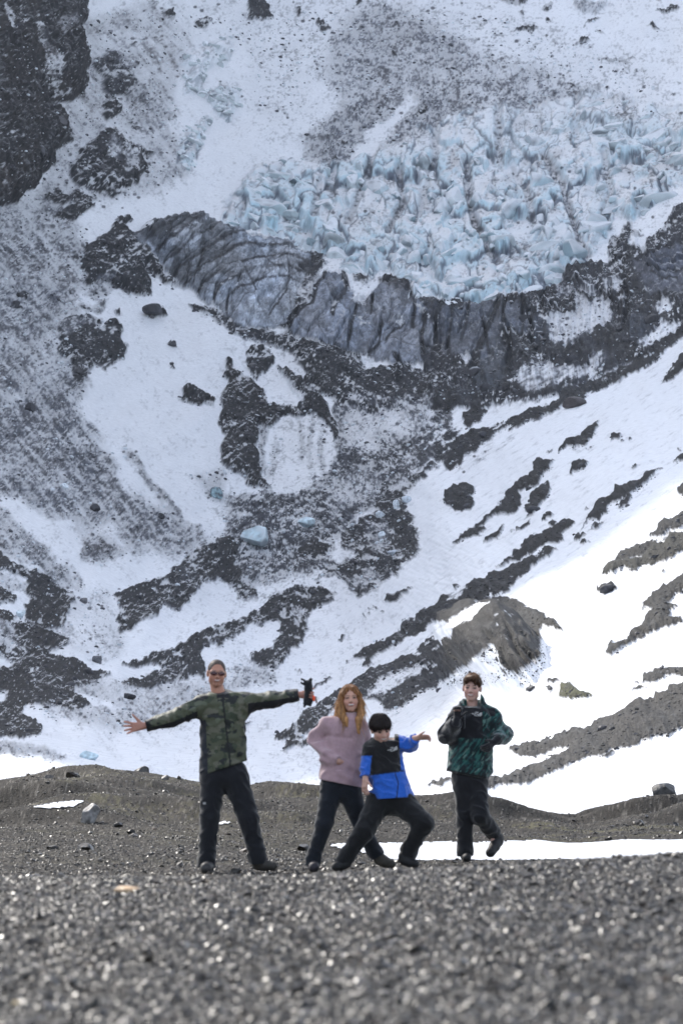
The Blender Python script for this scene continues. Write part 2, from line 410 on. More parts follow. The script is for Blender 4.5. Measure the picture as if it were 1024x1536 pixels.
CRACKS = [T(0,300,q) for q in (
 [(610,165),(700,112),(800,88),(915,72)],[(870,400),(885,330),(905,265),(950,215),(1024,165),(1100,150)],[(1195,255),(1250,300),(1290,330)],[(1305,345),(1290,410),(1240,480),(1215,520)],[(1307,348),(1290,415),(1238,482),(1213,522)],[(1115,320),(1150,380),(1170,410)],[(820,215),(850,290),(845,370)])]
PAINTS.append(('f', _cracks))
# second grey wall
SLAB2 = T(340,300,[(280,570),(330,500),(390,470),(400,420),(440,345),(520,335),(545,400),(640,445),(700,360),(820,385),(830,440),(960,470),(1024,500),(1080,540),(1050,640),(930,660),(890,745),(760,745),(640,705),(540,695),(430,650),(300,605)])
paint(SLAB2, 1.05, 5, (.27,.29,.335), bulge=12, bw=30)
PAINTS.append(('f', lambda: _slab(SLAB2, .9)))
def _facets():
    u_ = UX + 3 * w1; v_ = VX + 3 * w2
    m = SLAB
    f1, f2, fi_, gx_, gy_ = worley((u_ + .55 * v_) / 34, (v_ - .55 * u_) / 60, 1401)
    k1, k2, ki_, kx_, ky_ = worley((u_ - .2 * v_) / 15, (v_ + .3 * u_) / 22, 1411)
    H[:] += m * (7 * (fi_ - .5) + 9 * gx_ * (fi_ - .3) + 3 * (ki_ - .5) + 4 * kx_ * (ki_ - .5))
    RC[:] *= (1 + m * (.55 * (fi_ - .5) + .30 * (ki_ - .5) - .45 * gy_ * .6))[..., None]
    cr = m * np.maximum(.8 * sstep(.05, .01, f2 - f1) * (fi_ > .3), .55 * sstep(.06, .01, k2 - k1) * (ki_ > .62))
    RC[:] = RC * (1 - cr[..., None]) + np.array((.05, .053, .062), np.float32) * cr[..., None]
    H[:] -= 2.5 * cr
PAINTS.append(('f', _facets))

# ---------- dark wall under the glacier front
WALL = T(684,300,[(-160,500),(0,490),(140,490),(200,450),(450,392),(500,285),(600,290),(680,270),(690,185),(780,110),(805,150),(880,180),(1000,60),(1024,35),(1250,-40),(1250,520),(1024,585),(880,690),(780,740),(620,810),(470,890),(200,930),(-40,960),(-140,930),(-130,820),(-160,720),(-60,640)])
paint(WALL, .84, 7, (.062,.064,.076), bulge=10, bw=40)
WALLM = np.zeros(U.shape, np.float32)
def _wall():
    sl, d = poly_sd(WALL); WALLM[sl] = sstep(6, -6, d)
PAINTS.append(('f', _wall))
paint(T(340,300,[(40,592),(200,590),(300,610),(420,655),(520,692),(610,740),(640,790),(720,760),(800,740),(1024,830),(1024,960),(640,960),(560,930),(430,904),(340,830),(350,760),(280,680),(210,640),(100,612)]), .92, 6, (.062,.064,.074), bulge=5, bw=16)
paint(T(340,600,[(520,-10),(780,-10),(940,-20),(930,60),(890,100),(780,70),(700,40),(580,30)]), .66, 9)
paint(T(684,300,[(60,500),(160,500),(210,560),(180,640),(120,680),(60,640),(20,560)]), 1.0, 10, (.16,.175,.21))
paint(T(684,300,[(120,720),(190,635),(222,700),(230,790),(200,860),(90,870),(78,790)]), 1.02, 6, (.20,.215,.245), bulge=7, bw=12)
paint(T(684,300,[(340,560),(420,560),(430,640),(360,690),(330,640)]), 1.0, 8, (.14,.155,.19))
paint(T(684,300,[(780,520),(860,500),(890,560),(830,650),(780,630)]), 1.0, 6, (.15,.165,.20), bulge=5, bw=10)
paint(T(684,300,[(810,270),(900,235),(1024,225),(1250,200),(1250,380),(1000,380),(920,300),(870,330)]), 1.0, 8, (.16,.17,.20))
paint(T(684,300,[(720,180),(800,190),(810,420),(740,440),(700,300)]), 1.0, 9, (.06,.062,.075))
paint(T(684,300,[(420,540),(510,500),(640,438),(712,490),(680,560),(600,612),(480,672),(430,640)]), .30, 7)
paint(T(684,300,[(830,640),(920,548),(1024,560),(930,622),(850,662)]), .18, 6)
paint(T(684,300,[(450,400),(620,380),(640,432),(560,472),(470,440)]), .46, 8)
paint(T(684,300,[(655,360),(760,350),(745,425),(690,400)]), .25, 6)
paint(T(684,300,[(895,480),(960,462),(965,500),(920,510)]), .15, 5)
paint(T(684,300,[(20,680),(70,722),(40,740)]), .05, 3)
paint(T(684,300,[(770,165),(870,168),(850,212),(770,202)]), .03, 4)
paint(T(684,300,[(790,100),(880,40),(960,-20),(1250,-60),(1250,-20),(1020,30),(900,110),(870,160),(830,140)]), .04, 5)
paint(T(684,300,[(260,800),(420,720),(560,700),(700,710),(640,770),(480,840),(300,880)]), .55, 9)
paint(T(684,300,[(200,610),(340,600),(320,700),(230,700)]), 1.0, 8, (.042,.044,.054))
paint(T(684,300,[(420,450),(540,440),(560,520),(440,530)]), .95, 8, (.05,.052,.06))
paint(T(684,300,[(610,580),(720,580),(730,650),(640,650)]), .95, 6, (.055,.052,.055))
paint(T(684,300,[(430,700),(560,660),(620,690),(600,740),(480,760),(420,740)]), .95, 6, (.042,.044,.054))
paint(T(340,300,[(900,645),(960,620),(1024,560),(1024,840),(960,820),(880,730)]), 1.0, 9, (.055,.058,.072))
paint(T(340,300,[(680,350),(720,338),(830,372),(830,430),(1024,462),(1170,470),(1160,500),(1024,530),(930,520),(880,470),(800,400),(690,380)]), 1.05, 5, (.065,.065,.075))
paint(T(340,300,[(565,330),(640,345),(640,380),(580,370)]), 1.0, 4, (.07,.07,.08))
paint(T(340,300,[(560,400),(650,370),(690,300),(720,320),(650,420),(620,480),(550,440)]), .06, 6)
paint(T(340,300,[(320,390),(390,350),(420,380),(390,450),(340,460)]), .35, 6)
paint(T(340,300,[(330,280),(400,240),(450,280),(400,350),(350,350)]), .9, 7, (.06,.062,.07))

WCR = [(T(340,300,q), w) for q, w in (([(445,340),(405,400),(392,470),(330,500),(280,565)],3.),([(522,338),(545,400),(500,470),(475,515)],3.),([(700,560),(690,640),(640,705)],2.),([(805,550),(760,580),(720,640)],1.6),([(895,520),(880,600),(885,720)],3.5),([(960,480),(940,560),(945,650)],3.),([(835,430),(850,500),(840,560)],2.2),([(590,480),(560,600),(545,680)],2.),([(660,430),(650,520)],1.6),([(430,650),(520,690),(600,720)],2.5),([(1024,500),(1010,600),(1000,700)],3.),([(760,700),(790,780),(780,830)],3.))] + \
 [(T(684,300,q), w) for q, w in (([(190,495),(165,560),(130,640),(95,720),(78,785)],4.5),([(215,478),(225,560),(222,640)],2.5),([(335,560),(350,640),(352,700)],3.),([(60,480),(50,560),(20,640)],2.5),([(240,640),(260,720),(230,800)],3.5),([(400,430),(380,500),(420,560)],3.),([(540,400),(600,460),(640,430)],2.5),([(690,400),(700,480),(760,520)],3.),([(880,330),(940,370),(1000,360)],2.),([(770,430),(780,520),(760,600)],3.),([(860,280),(920,330),(1000,330),(1060,300)],2.),([(120,560),(150,700)],2.),([(290,480),(310,560),(300,640)],2.5))]
def _wcr():
    for q, w in WCR:
        sl, d = line_d(q, 10)
        mm = .95 * sstep(w + 1.5, w - 1.2, d + 1.2 * w3[sl])
        RC[sl] = RC[sl] * (1 - mm[..., None]) + np.array((.034, .036, .043), np.float32) * mm[..., None]
        W[sl] = np.maximum(W[sl], mm)
        H[sl] -= 4.5 * mm
        H[sl] += 3.0 * sstep(10, 2, d)
PAINTS.append(('f', _wcr))

paint(T(684,300,[(-60,500),(60,490),(200,480),(300,500),(330,560),(320,640),(215,600),(190,640),(130,720),(60,720),(-60,700)]), 1.02, 8, (.165,.18,.215))
paint(T(684,300,[(800,270),(900,235),(1024,225),(1250,190),(1250,420),(1000,430),(900,430),(830,380)]), 1.0, 8, (.15,.16,.195))
PAINTS.append(('f', lambda: _slab(T(684,300,[(-60,500),(60,490),(200,480),(300,500),(330,560),(320,640),(215,600),(190,640),(130,720),(60,720),(-60,700)]), .75)))
PAINTS.append(('f', lambda: _slab(T(684,300,[(800,270),(900,235),(1024,225),(1250,190),(1250,420),(1000,430),(900,430),(830,380)]), .65)))
PAINTS.append(('f', _wcr))

# ---------- crest-line debris and right flank wedge
paint(T(684,300,[(780,742),(880,660),(960,600),(1024,575),(1250,500),(1250,540),(1024,612),(900,712),(820,762),(700,822),(600,872),(480,915),(470,890),(620,810),(720,768)]), 1.0, 3.5, (.052,.052,.058))
paint(T(684,300,[(925,822),(960,760),(1024,680),(1250,560),(1250,640),(1024,772),(970,817)]), 1.0, 2.5, (.06,.058,.058), bulge=4, bw=10)
paint(T(684,600,[(0,170),(200,100),(280,60),(420,20),(560,-32),(595,-22),(480,30),(350,92),(220,142),(100,212),(20,282),(-40,310),(-60,290),(-70,200)]), .92, 5, (.046,.047,.054))
paint(T(684,600,[(30,70),(90,30),(138,40),(110,90),(50,135),(30,110)]), 1.0, 3, ROCK)
paint(T(684,600,[(100,240),(220,180),(280,150),(300,130),(240,190),(120,270),(20,320),(0,300)]), .35, 7, (.1,.1,.11))
paint(T(340,600,[(1050,130),(940,200),(935,270),(960,300),(900,350),(850,400),(800,430),(830,520),(860,600),(872,660),(835,722),(770,805),(740,770),(700,845),(600,885),(560,850),(480,802),(420,832),(450,790),(560,722),(600,700),(520,660),(520,600),(640,520),(700,402),(760,400),(900,310),(1000,270)]), .84, 6, (.050,.051,.060))
paint(T(340,600,[(340,700),(380,655),(450,650),(465,690),(400,732),(340,732)]), 1.0, 4, ROCK)
paint(T(340,600,[(500,340),(640,300),(700,360),(660,420),(560,480),(480,520),(470,480)]), .50, 8)
paint(T(340,600,[(640,560),(720,560),(740,640),(680,700),(640,640)]), .55, 8)
paint(T(340,600,[(580,810),(650,770),(680,800),(640,850),(590,845)]), .35, 6)
paint(T(340,600,[(430,720),(520,730),(560,700),(500,780),(430,770)]), .7, 8)

# ---------- middle rock ribs
R1 = [(337,545),(345,535),(352,555),(383,565),(398,585),(420,600),(426,620),(412,636),(390,638),(384,655),(388,700),(403,720),(407,736),(374,727),(366,713),(340,705),(331,680),(338,655),(328,640),(333,610),(331,590),(345,575)]
paint(R1, .95, 4, (.056,.053,.056), bulge=6, bw=12)
paint([(384,640),(400,640),(398,680),(405,715),(392,700),(388,660)], .55, 6)
paint([(273,582),(285,577),(298,585),(318,598),(319,608),(305,606),(298,613),(288,608),(271,598)], 1.0, 2.5, ROCK, bulge=3, bw=5)
paint([(415,547),(428,551),(452,575),(468,590),(490,610),(502,632),(508,655),(503,667),(494,640),(478,625),(463,622),(450,632),(436,622),(416,620),(422,603),(446,613),(453,605),(440,588),(424,563)], .97, 3, (.052,.052,.058), bulge=4, bw=7)
paint(T(340,600,[(260,80),(268,150),(288,200),(303,240),(312,280),(335,310),(310,322),(300,270),(283,240),(263,190),(252,150)]), .95, 2.5, ROCK)
paint(T(340,600,[(375,330),(395,325),(405,350),(385,350)]), .9, 2.5, ROCK)
paint(T(340,300,[(80,690),(130,648),(200,660),(212,720),(150,802),(110,762),(85,722)]), .95, 4, (.054,.054,.06), bulge=4, bw=8)
paint(T(340,300,[(160,800),(230,748),(340,870),(345,915),(200,925),(150,832)]), .0, 4)
paint(T(340,300,[(200,655),(292,690),(355,795),(330,802),(232,722)]), .12, 6)
paint(T(340,600,[(215,100),(250,80),(330,85),(440,95),(465,180),(460,260),(400,340),(330,430),(220,440),(170,330),(195,200)]), .10, 5)
for q_ in ([(395,90),(370,200),(380,300)],[(330,95),(345,180),(335,260)],[(430,130),(420,250),(440,330)],[(225,180),(215,260),(190,330)]): PAINTS.append(('f', lambda q_=T(340,600,q_): _streak(q_)))
# lower dark debris tongues
paint([(177,890),(200,875),(235,866),(255,858),(275,838),(300,822),(325,812),(347,810),(356,830),(352,850),(370,870),(385,885),(384,896),(360,886),(330,866),(310,870),(295,890),(280,905),(265,916),(245,906),(232,925),(215,936),(200,946),(180,951),(175,935),(178,915)], .93, 5, (.047,.048,.055))
paint([(262,850),(285,840),(300,860),(285,880),(262,880)], .75, 7)
paint(T(340,880,[(-40,250),(0,180),(130,120),(230,40),(330,10),(460,8),(502,30),(470,72),(400,100),(372,150),(362,210),(340,252),(300,272),(250,352),(190,372),(108,362),(118,310),(200,300),(240,232),(250,190),(230,160),(100,182),(20,232),(-60,300)]), .95, 4, (.048,.049,.056))
paint(T(340,880,[(300,110),(335,100),(340,140),(310,170)]), .4, 4)
paint(T(0,880,[(550,352),(620,330),(780,288),(900,220),(1040,165),(1040,250),(920,292),(900,340),(935,385),(920,418),(860,402),(780,432),(660,452),(558,442),(600,410),(700,380),(760,352),(640,352)]), .93, 4, (.048,.049,.056))
paint(T(0,880,[(-900,50),(0,110),(60,130),(100,150),(125,100),(110,60),(130,0),(100,-40),(250,-10),(330,60),(300,130),(290,168),(200,186),(250,208),(315,240),(310,268),(222,282),(240,300),(340,340),(410,365),(492,386),(490,405),(430,432),(340,462),(330,490),(370,520),(422,542),(380,562),(300,566),(200,562),(120,552),(100,592),(150,632),(195,650),(190,692),(100,702),(0,692),(-900,700)]), .98, 4, (.054,.053,.058))
paint(T(0,600,[(-900,560),(0,690),(100,760),(200,800),(300,850),(350,910),(140,915),(80,850),(120,820),(50,780),(-900,720)]), .90, 6, (.05,.05,.057))
paint(T(0,600,[(-900,780),(0,840),(40,860),(85,910),(-900,1000)]), .95, 5, (.05,.05,.057))
paint(T(0,600,[(0,780),(60,800),(110,860),(40,860),(0,830)]), .45, 8)
for q in ([(60,20),(110,0),(142,40),(130,82),(100,72)],[(62,100),(112,110),(112,152),(75,150)],[(-300,300),(0,305),(72,340),(0,372),(-300,380)],[(20,470),(35,530),(0,522),(-60,480)]):
    paint(T(0,880,q), .08, 4)
paint(T(0,880,[(-60,140),(70,180),(78,262),(40,272),(-60,240)]), .45, 7)

# ---------- right flank outcrops
def rr(o, lst, dens=1.15, soft=2.2, col=(.044,.044,.048), bulge=3.5, bw=8):
    for q in lst: paint(T(o[0], o[1], q), dens, soft, col, bulge=bulge, bw=bw)
rr((684,600), [
 [(460,230),(500,190),(560,160),(600,110),(640,95),(625,125),(634,150),(600,180),(540,222),(510,210),(475,246)],[(405,250),(435,230),(415,252)],[(575,220),(625,196),(600,216)],
 [(693,182),(710,150),(735,160),(722,180)],[(728,192),(745,188),(740,198)],[(772,182),(790,174),(782,184)],[(523,342),(530,303),(555,285),(600,300),(560,322)],
 [(-6,655),(40,600),(110,540),(200,450),(240,400),(310,360),(355,320),(350,285),(380,276),(400,290),(460,282),(400,342),(350,392),(290,412),(277,490),(240,507),(180,500),(150,522),(100,570),(132,575),(100,602),(40,632),(0,658),(-30,660)],
 [(293,502),(320,460),(350,410),(420,381),(434,410),(400,447),(360,482),(340,497)],[(298,528),(347,498),(340,518)],[(248,587),(290,553),(342,531),(320,562)],[(118,642),(170,598),(224,568),(200,602),(140,640)],[(388,542),(410,510),(439,514),(420,537)],[(423,562),(440,538),(459,545),(440,560)],
 [(-6,395),(40,383),(82,390),(78,440),(90,456),(60,482),(0,499),(-48,470),(-42,430)],
 [(163,759),(240,700),(300,640),(360,608),(420,573),(500,543),(532,565),(460,602),(482,626),(420,647),(370,662),(330,682),(290,692),(230,722)],
 [(568,582),(620,518),(670,458),(720,433),(800,398),(850,348),(939,323),(900,362),(845,402),(820,432),(740,462),(700,492),(680,532),(640,552),(600,557)],[(588,597),(672,560),(640,587)],[(513,627),(550,598),(582,610),(560,627)],[(563,640),(578,625),(596,636)],[(738,487),(780,443),(812,460),(770,482)],[(978,290),(1024,252),(1200,190),(1200,220),(1024,283)],[(1003,422),(1024,392),(1100,380),(1100,440),(1024,447)],[(800,325),(822,312),(838,316),(815,328)],[(572,500),(585,488),(600,492)],[(995,222),(1010,215),(1012,226)],
 [(-10,845),(10,842),(30,850),(0,862)]], bulge=4)
rr((684,600), [[(873,627),(910,568),(960,543),(1024,518),(1200,460),(1200,540),(1000,582),(960,612),(900,627)],[(713,722),(730,688),(790,658),(850,638),(902,638),(880,667),(830,702),(750,717)],[(638,852),(660,833),(712,833),(722,855),(700,872),(650,872)],[(920,778),(940,772),(948,780),(930,785)],[(775,775),(800,752),(825,748),(800,772)]], bulge=4)
rr((684,600), [[(652,792),(680,738),(740,718),(830,708),(880,658),(960,618),(1024,588),(1200,520),(1200,640),(1024,682),(960,722),(860,742),(760,762),(700,792)]], col=(.062,.060,.044), bulge=5)
rr((684,880), [[(823,102),(860,58),(930,8),(1024,-52),(1200,-160),(1200,-20),(1024,30),(960,77),(992,80),(960,132),(1012,140),(1012,162),(930,182),(850,212),(790,252),(760,277),(690,322),(670,300),(700,268),(760,238),(800,198),(850,158),(890,118),(870,107)]], col=(.056,.053,.049), bulge=6)
# long diagonal band above the mound
paint([(529,981),(556,966),(592,946),(602,933),(640,908),(684,889),(717,871),(750,855),(783,836),(824,821),(836,823),(815,835),(797,846),(780,866),(760,886),(742,898),(735,906),(715,905),(690,920),(674,930),(655,930),(645,928),(630,942),(600,962),(572,976),(560,982),(556,996),(540,998),(550,985),(538,990)], 1.0, 2.5, (.046,.046,.050), bulge=5, bw=12)
paint([(674,890),(700,880),(705,885),(684,900),(672,905)], .3, 4)
paint([(408,1108),(418,1098),(440,1082),(472,1059),(503,1042),(530,1022),(566,1002),(605,986),(640,968),(672,945),(690,960),(690,1000),(676,1015),(655,1035),(630,1045),(612,1060),(592,1073),(578,1069),(572,1058),(552,1052),(530,1056),(505,1082),(472,1110),(440,1118),(424,1122),(440,1104),(425,1110)], 1.0, 2.5, (.048,.048,.053), bulge=4, bw=12)
paint([(470,1090),(500,1070),(520,1058),(548,1046),(530,1062),(500,1080),(472,1100),(442,1112)], .05, 2.5)
paint([(566,1026),(592,1013),(625,1003),(659,1001),(630,1016),(600,1033),(572,1046),(552,1046),(545,1056),(548,1040)], .22, 6)
paint([(600,975),(650,950),(668,938),(640,962),(610,982),(560,1008)], .12, 2.5)
paint(T(340,880,[(395,440),(430,410),(477,400),(420,440),(395,457)]), 1, 2.2, (.06,.06,.066))
for q in ([(490,242),(520,218),(542,217),(520,240)],[(718,70),(730,38),(760,30),(840,-5),(800,32),(740,72)],[(612,130),(622,122),(622,132)],[(640,118),(655,108),(655,122)],[(648,100),(662,94),(668,100)],[(690,105),(705,100),(700,110)],[(665,82),(676,78),(676,86)],[(318,372),(335,361),(345,368)],[(540,346),(560,335),(555,345)],[(575,150),(580,152),(572,153)],[(60,608),(108,602),(95,614)]):
    paint(T(340,880,q), 1, 2, ROCK, bulge=2, bw=4)
# the rounded gravel mound
MOUND = T(684,880,[(-60,230),(0,180),(60,140),(140,80),(210,42),(260,52),(330,90),(382,180),(380,262),(374,322),(342,347),(300,362),(270,398),(230,372),(185,337),(170,290),(165,268),(130,270),(90,312),(40,352),(0,378),(-60,400)])
paint(MOUND, 1.05, 2.2, (.056,.053,.051))
MOUNDM = np.zeros(U.shape, np.float32)
MFOOT = [(640,1040),(684,1036),(720,1036),(765,1040),(800,1028),(822,1002),(822,970),(797,950),(750,944),(700,956),(660,980),(630,1010)]
def _mound():
    if PASS == 1:
        sl, d = poly_sd(MFOOT, margin=20)
        mb = np.clip(-d / 44, 0, 1)
        H[sl] += 98 * (1 - (1 - mb) ** 2.0) * sstep(628, 735, U[sl] + 6 * w1[sl])
    else:
        sl, d = poly_sd(MOUND); MOUNDM[sl] = sstep(3, -3, d)
PAINTS.append(('f', _mound))
rr((684,880), [[(285,85),(340,98),(400,128),(450,158),(500,207),(440,192),(370,182),(340,160),(310,110)]], col=(.052,.050,.048))
rr((684,880), [[(458,482),(470,448),(520,443),(560,458),(580,485),(610,492),(590,512),(520,517),(470,502)]], col=(.085,.085,.035), bulge=5)
rr((684,880), [[(418,434),(455,418),(470,433),(440,442)],[(413,462),(440,448),(452,465),(430,477)],[(308,467),(330,450),(352,465),(325,474)],[(190,360),(205,358),(230,392),(215,398),(195,378)],[(380,390),(392,384),(396,394)],[(862,508),(878,498),(890,506),(876,514)],[(640,2),(720,0),(712,25),(650,28)]], bulge=4)
rr((684,880), [[(820,442),(850,403),(900,378),(1024,350),(1200,310),(1200,372),(1024,394),(940,412),(870,437)],[(778,487),(830,463),(872,459),(830,482)]], col=(.056,.053,.050), bulge=4)
rr((684,880), [[(228,737),(280,708),(350,683),(440,663),(540,643),(600,638),(640,608),(720,588),(760,568),(850,523),(920,488),(1024,428),(1200,350),(1200,600),(1024,652),(960,662),(880,692),(760,722),(680,745),(520,792),(440,842),(340,872),(200,902),(110,925),(100,885),(270,842),(300,820),(380,790),(470,740),(512,708),(440,718),(390,747),(350,767),(290,752)],[(633,772),(670,753),(717,746),(690,764)]], dens=1.45, col=(.056,.053,.051), bulge=9, bw=20)
rr((512,1120), [[(385,168),(440,145),(480,135),(497,139),(430,167)]], col=(.058,.055,.053), bulge=3)
rr((684,880), [[(40,930),(120,905),(230,862),(180,890),(120,925)]], col=(.058,.055,.053), bulge=3)

# ---------- the glacier's ice front
ICEP = [T(340,300,[(-30,110),(-10,20),(60,-60),(130,-150),(250,-190),(420,-190),(560,-170),(760,-260),(900,-330),(1024,-400),(1200,-430),(1400,-440),(1560,-480),(1800,-460),(2000,-420),(2300,-420),(2300,-180),(2050,-60),(2010,-40),(1960,0),(1880,80),(1830,110),(1740,60),(1720,140),(1710,180),(1620,270),(1560,290),(1530,300),(1480,390),(1220,450),(1165,480),(1024,465),(830,430),(825,375),(760,350),(700,300),(650,370),(560,330),(510,330),(530,250),(430,235),(400,225),(300,190),(230,160),(110,135)]),
        T(0,0,[(805,280),(860,235),(960,185),(1060,180),(1040,260),(930,330),(920,430),(850,410),(838,330)]), T(0,0,[(900,425),(990,385),(1060,380),(1080,430),(1040,540),(980,500),(960,470),(905,440)]), T(0,0,[(800,740),(810,650),(830,590),(890,560),(935,520),(965,545),(930,590),(900,680),(870,765)]),
        T(684,0,[(560,410),(640,420),(760,420),(900,470),(1100,490),(1100,700),(500,600)])]
def _ice():
    for q in ICEP:
        sl, d = poly_sd(q, margin=20)
        ICE[sl] = np.maximum(ICE[sl], sstep(5, -5, d))
        W[sl] *= 1 - .72 * sstep(6, -14, d)
        H[sl] += 13 * sstep(4, -16, d)
PAINTS.append(('f', _ice))

# pass 1: the big relief; pass 2: what lies bare where that relief is really seen
UX, VX = U, V
def run(n):
    global PASS
    PASS = n
    for a in (W, RC, ICE, SLAB, WALLM, MOUNDM): a[:] = 0
    RC[:] = ROCK
    for p in PAINTS:
        if p[0] == 'p': _paint(*p[1:])
        else: p[1]()
PASS = 1
def warp_lookup():
    global UW, VW
    UW = UX + 6.5 * w1 + 2.2 * w3; VW = VX + 5.0 * w2 + 2.2 * w4
run(1)
H1 = H.copy()
PW = BASE + NRM * (H1 * PXM)[..., None]
_b = (PW[..., 2] - CAM_Z) / PW[..., 1]
UX = (512 + FPX * PW[..., 0] / PW[..., 1] / (CT + ST * _b)).astype(np.float32)
VX = (768 - FPX * np.tan(np.arctan(_b) - TH)).astype(np.float32)
warp_lookup()
run(2)
H[:] = H1
# ---------- bare rock or snow, decided vertex by vertex
wallm = WALLM
def bare(u, v):
    n_a = (fbm(u / 4.2, v / 3.2, 2, 201, gain=.8) + .75 * fbm(u / 11, v / 8, 2, 211) + .55 * fbm(u / 34, v / 24, 2, 217)) / 1.08
    ca, sa = math.cos(math.radians(-32)), math.sin(math.radians(-32))
    ur = u * ca + v * sa; vr = -u * sa + v * ca
    n_b = fbm(ur / 26, vr / 5, 4, 231, gain=.7)          # streaks running down the right flank
    n_c = fbm(u / 5, v / 26, 3, 251, gain=.6)            # vertical melt streaks
    # fall-line streaks on the left slopes
    cb, sb_ = math.cos(math.radians(52)), math.sin(math.radians(52))
    n_d = fbm((u * cb + v * sb_) / 60, (-u * sb_ + v * cb) / 9, 4, 271, gain=.65)
    mid = fbm(u / 11, v / 8, 3, 211, gain=.6); lrg = fbm(u / 34, v / 24, 2, 217)
    hard = sstep(.62, .85, W)
    n_a = n_a * (1 - hard) + (.30 * n_a + .75 * mid + .45 * lrg) * hard
    right = sstep(560, 700, u + (v - 700) * .15) * sstep(520, 600, v - (u - 700) * -.35)
    left = sstep(420, 250, u + (v - 600) * .1) * (1 - right) * (1 - hard)
    nn = n_a * (1 - .8 * right) + n_b * .8 * right
    nn = nn * (1 - .45 * left) + n_d * .45 * left
    nn = nn * (1 - .35 * wallm) + n_c * .35 * wallm
    nu = unif(nn, .46)
    nl = unif(fbm(u / 60, v / 45, 3, 261), .5)
    sw = .42 - .36 * sstep(.55, .85, W)
    m = sstep(-sw * .8, sw * 1.1, W * (1 + .5 * (nl - .5)) - nu * .98)
    fine = unif(perlin(u / 2.6, v / 2.2, 301) + .6 * perlin(u / 5, v / 4, 303), .5)
    m = np.clip(m - sstep(.89, .97, fine) * .6 * (W > .5) * (1 - SLAB) * (1 - right), 0, 1)   # lone snow flecks in the dirt
    st = sstep(.972, .99, fine) * sstep(.05, .18, W)                                       # lone stones on the snow
    # bigger single stones lying in the dirty snow
    f1, f2, fid, _, _ = worley(u / 9.5, v / 7.5, 305, .9)
    big = sstep(.16 + .26 * ((fid * 37.7) % 1), .10 + .2 * ((fid * 37.7) % 1), f1 + .05 * n_a) * (fid < .26 * sstep(.12, .5, W) + .03 * (W > .02)) * (1 - SLAB)
    return np.maximum(np.maximum(m, st * .9), big * .92), n_a, right
ROCKM, n_a, right = bare(U, V)

# ---------- relief
H += 9 * fbm(U / 170, V / 130, 3, 401) + 2.0 * fbm(U / 40, V / 30, 3, 411) * (.5 + W)
rk = np.clip(ROCKM, 0, 1) * (W > .3)
H += ROCKM * 1.5 * (W > .5)
H += right * sstep(720, 860, V) * (W < .3) * (1.0 * perlin((U + V * .5) / 16, (V - .45 * U) / 4.5, 463) + 2.2 * fbm(U / 60, V / 22, 2, 464))
H += rk * (1 - MOUNDM * .85) * (1 - SLAB * .8) * 3.4 * ridged(U / 18, V / 18, 4, 421) * np.clip(D / 200, .45, 1)
H += np.clip(W * 3, 0, 1) * (1 - SLAB) * 1.3 * np.abs(n_a) * (1 - .5 * right)
sl, d = poly_sd(CLIFF)
cm = sstep(4, -10, d)
cr = ridged((U[sl] + V[sl] * -.35) / 34, (V[sl] + U[sl] * .2) / 110, 5, 431)
H[sl] += cm * 15 * cr
cm_full = np.zeros(U.shape, np.float32); cm_full[sl] = cm
H[sl] += cm * 3.0 * fbm((U[sl] - .5 * V[sl]) / 7, V[sl] / 12, 3, 433)
cv_ = unif(fbm(U[sl] / 40, V[sl] / 60, 4, 437), .5)[..., None]
RC[sl] = np.where(cm[..., None] > .3, (np.array([.050, .048, .054]) * (1 - cv_) + np.array([.095, .084, .078]) * cv_), RC[sl])
H += wallm * (5.0 * ridged((U - .25 * V) / 22, V / 75, 4, 441) + 3 * fbm(U / 9, V / 14, 3, 443))
wc = unif(fbm(U / 16, V / 34, 4, 447), .5)[..., None]
wmix = (wallm * (1 - SLAB))[..., None]
RC = RC * (1 - wmix) + RC * (0.62 + .95 * wc) * wmix
H += SLAB * (2.6 * ridged((U + .8 * V) / 30, (V - .6 * U) / 60, 4, 451) + 1.0 * fbm(U / 5, V / 5, 3, 453))
sb = unif(fbm(U / 14, V / 14, 5, 457, gain=.75), .5)[..., None]
RC = RC * (1 - SLAB[..., None]) + RC * (.62 + .66 * sb) * SLAB[..., None]
# rounded mound: loose gravel
H += MOUNDM * (.8 * fbm(U / 12, V / 9, 4, 461, gain=.7))

# ledges hold snow, faces stay bare
lv = -np.gradient(H, axis=0) / STEP
lv = lv - (np.roll(lv, 6, 0) + np.roll(lv, -6, 0) + np.roll(lv, 6, 1) + np.roll(lv, -6, 1)) * .25
led = sstep(.12, .45, lv + .2 * fbm(U / 7, V / 5, 3, 465)) * rk * (1 - .95 * right) * (1 - SLAB * .8) * (1 - .75 * cm_full) * (1 - MOUNDM) * sstep(.35, .8, unif(fbm(U / 45, V / 30, 3, 467), .5))
# ---------- seracs
iy0, iy1 = np.searchsorted(-vs, -500), np.searchsorted(-vs, 60)
ix0 = np.searchsorted(us, 220)
S = (slice(iy0, iy1), slice(ix0, NC))
u_, v_ = U[S], V[S]
dx_, dy_ = (u_ - 690), (v_ + 120)
r_ = np.sqrt(dx_ ** 2 + dy_ ** 2); th_ = np.arctan2(dx_, dy_)
ww1 = fbm(u_ / 45, v_ / 45, 3, 471); ww2 = fbm(u_ / 45, v_ / 45, 3, 475)
kx = fbm(u_ / 16, v_ / 16, 3, 479)
def cells(kt, kr, seed, wa):
    return worley(th_ * kt + wa * ww1 + .10 * kx, r_ / kr + wa * ww2 + .10 * kx, seed, .95)
a1, a2, aid, avx, avy = cells(8.6, 74, 501, .42)
b1, b2, bid, bvx, bvy = cells(17.0, 30, 521, .40)
c1, c2, cid, cvx, cvy = cells(52.0, 11, 541, .35)
def rnd(i, k): return (i * 7919.13 * k) % 1.0 - .5
ic = ICE[S]
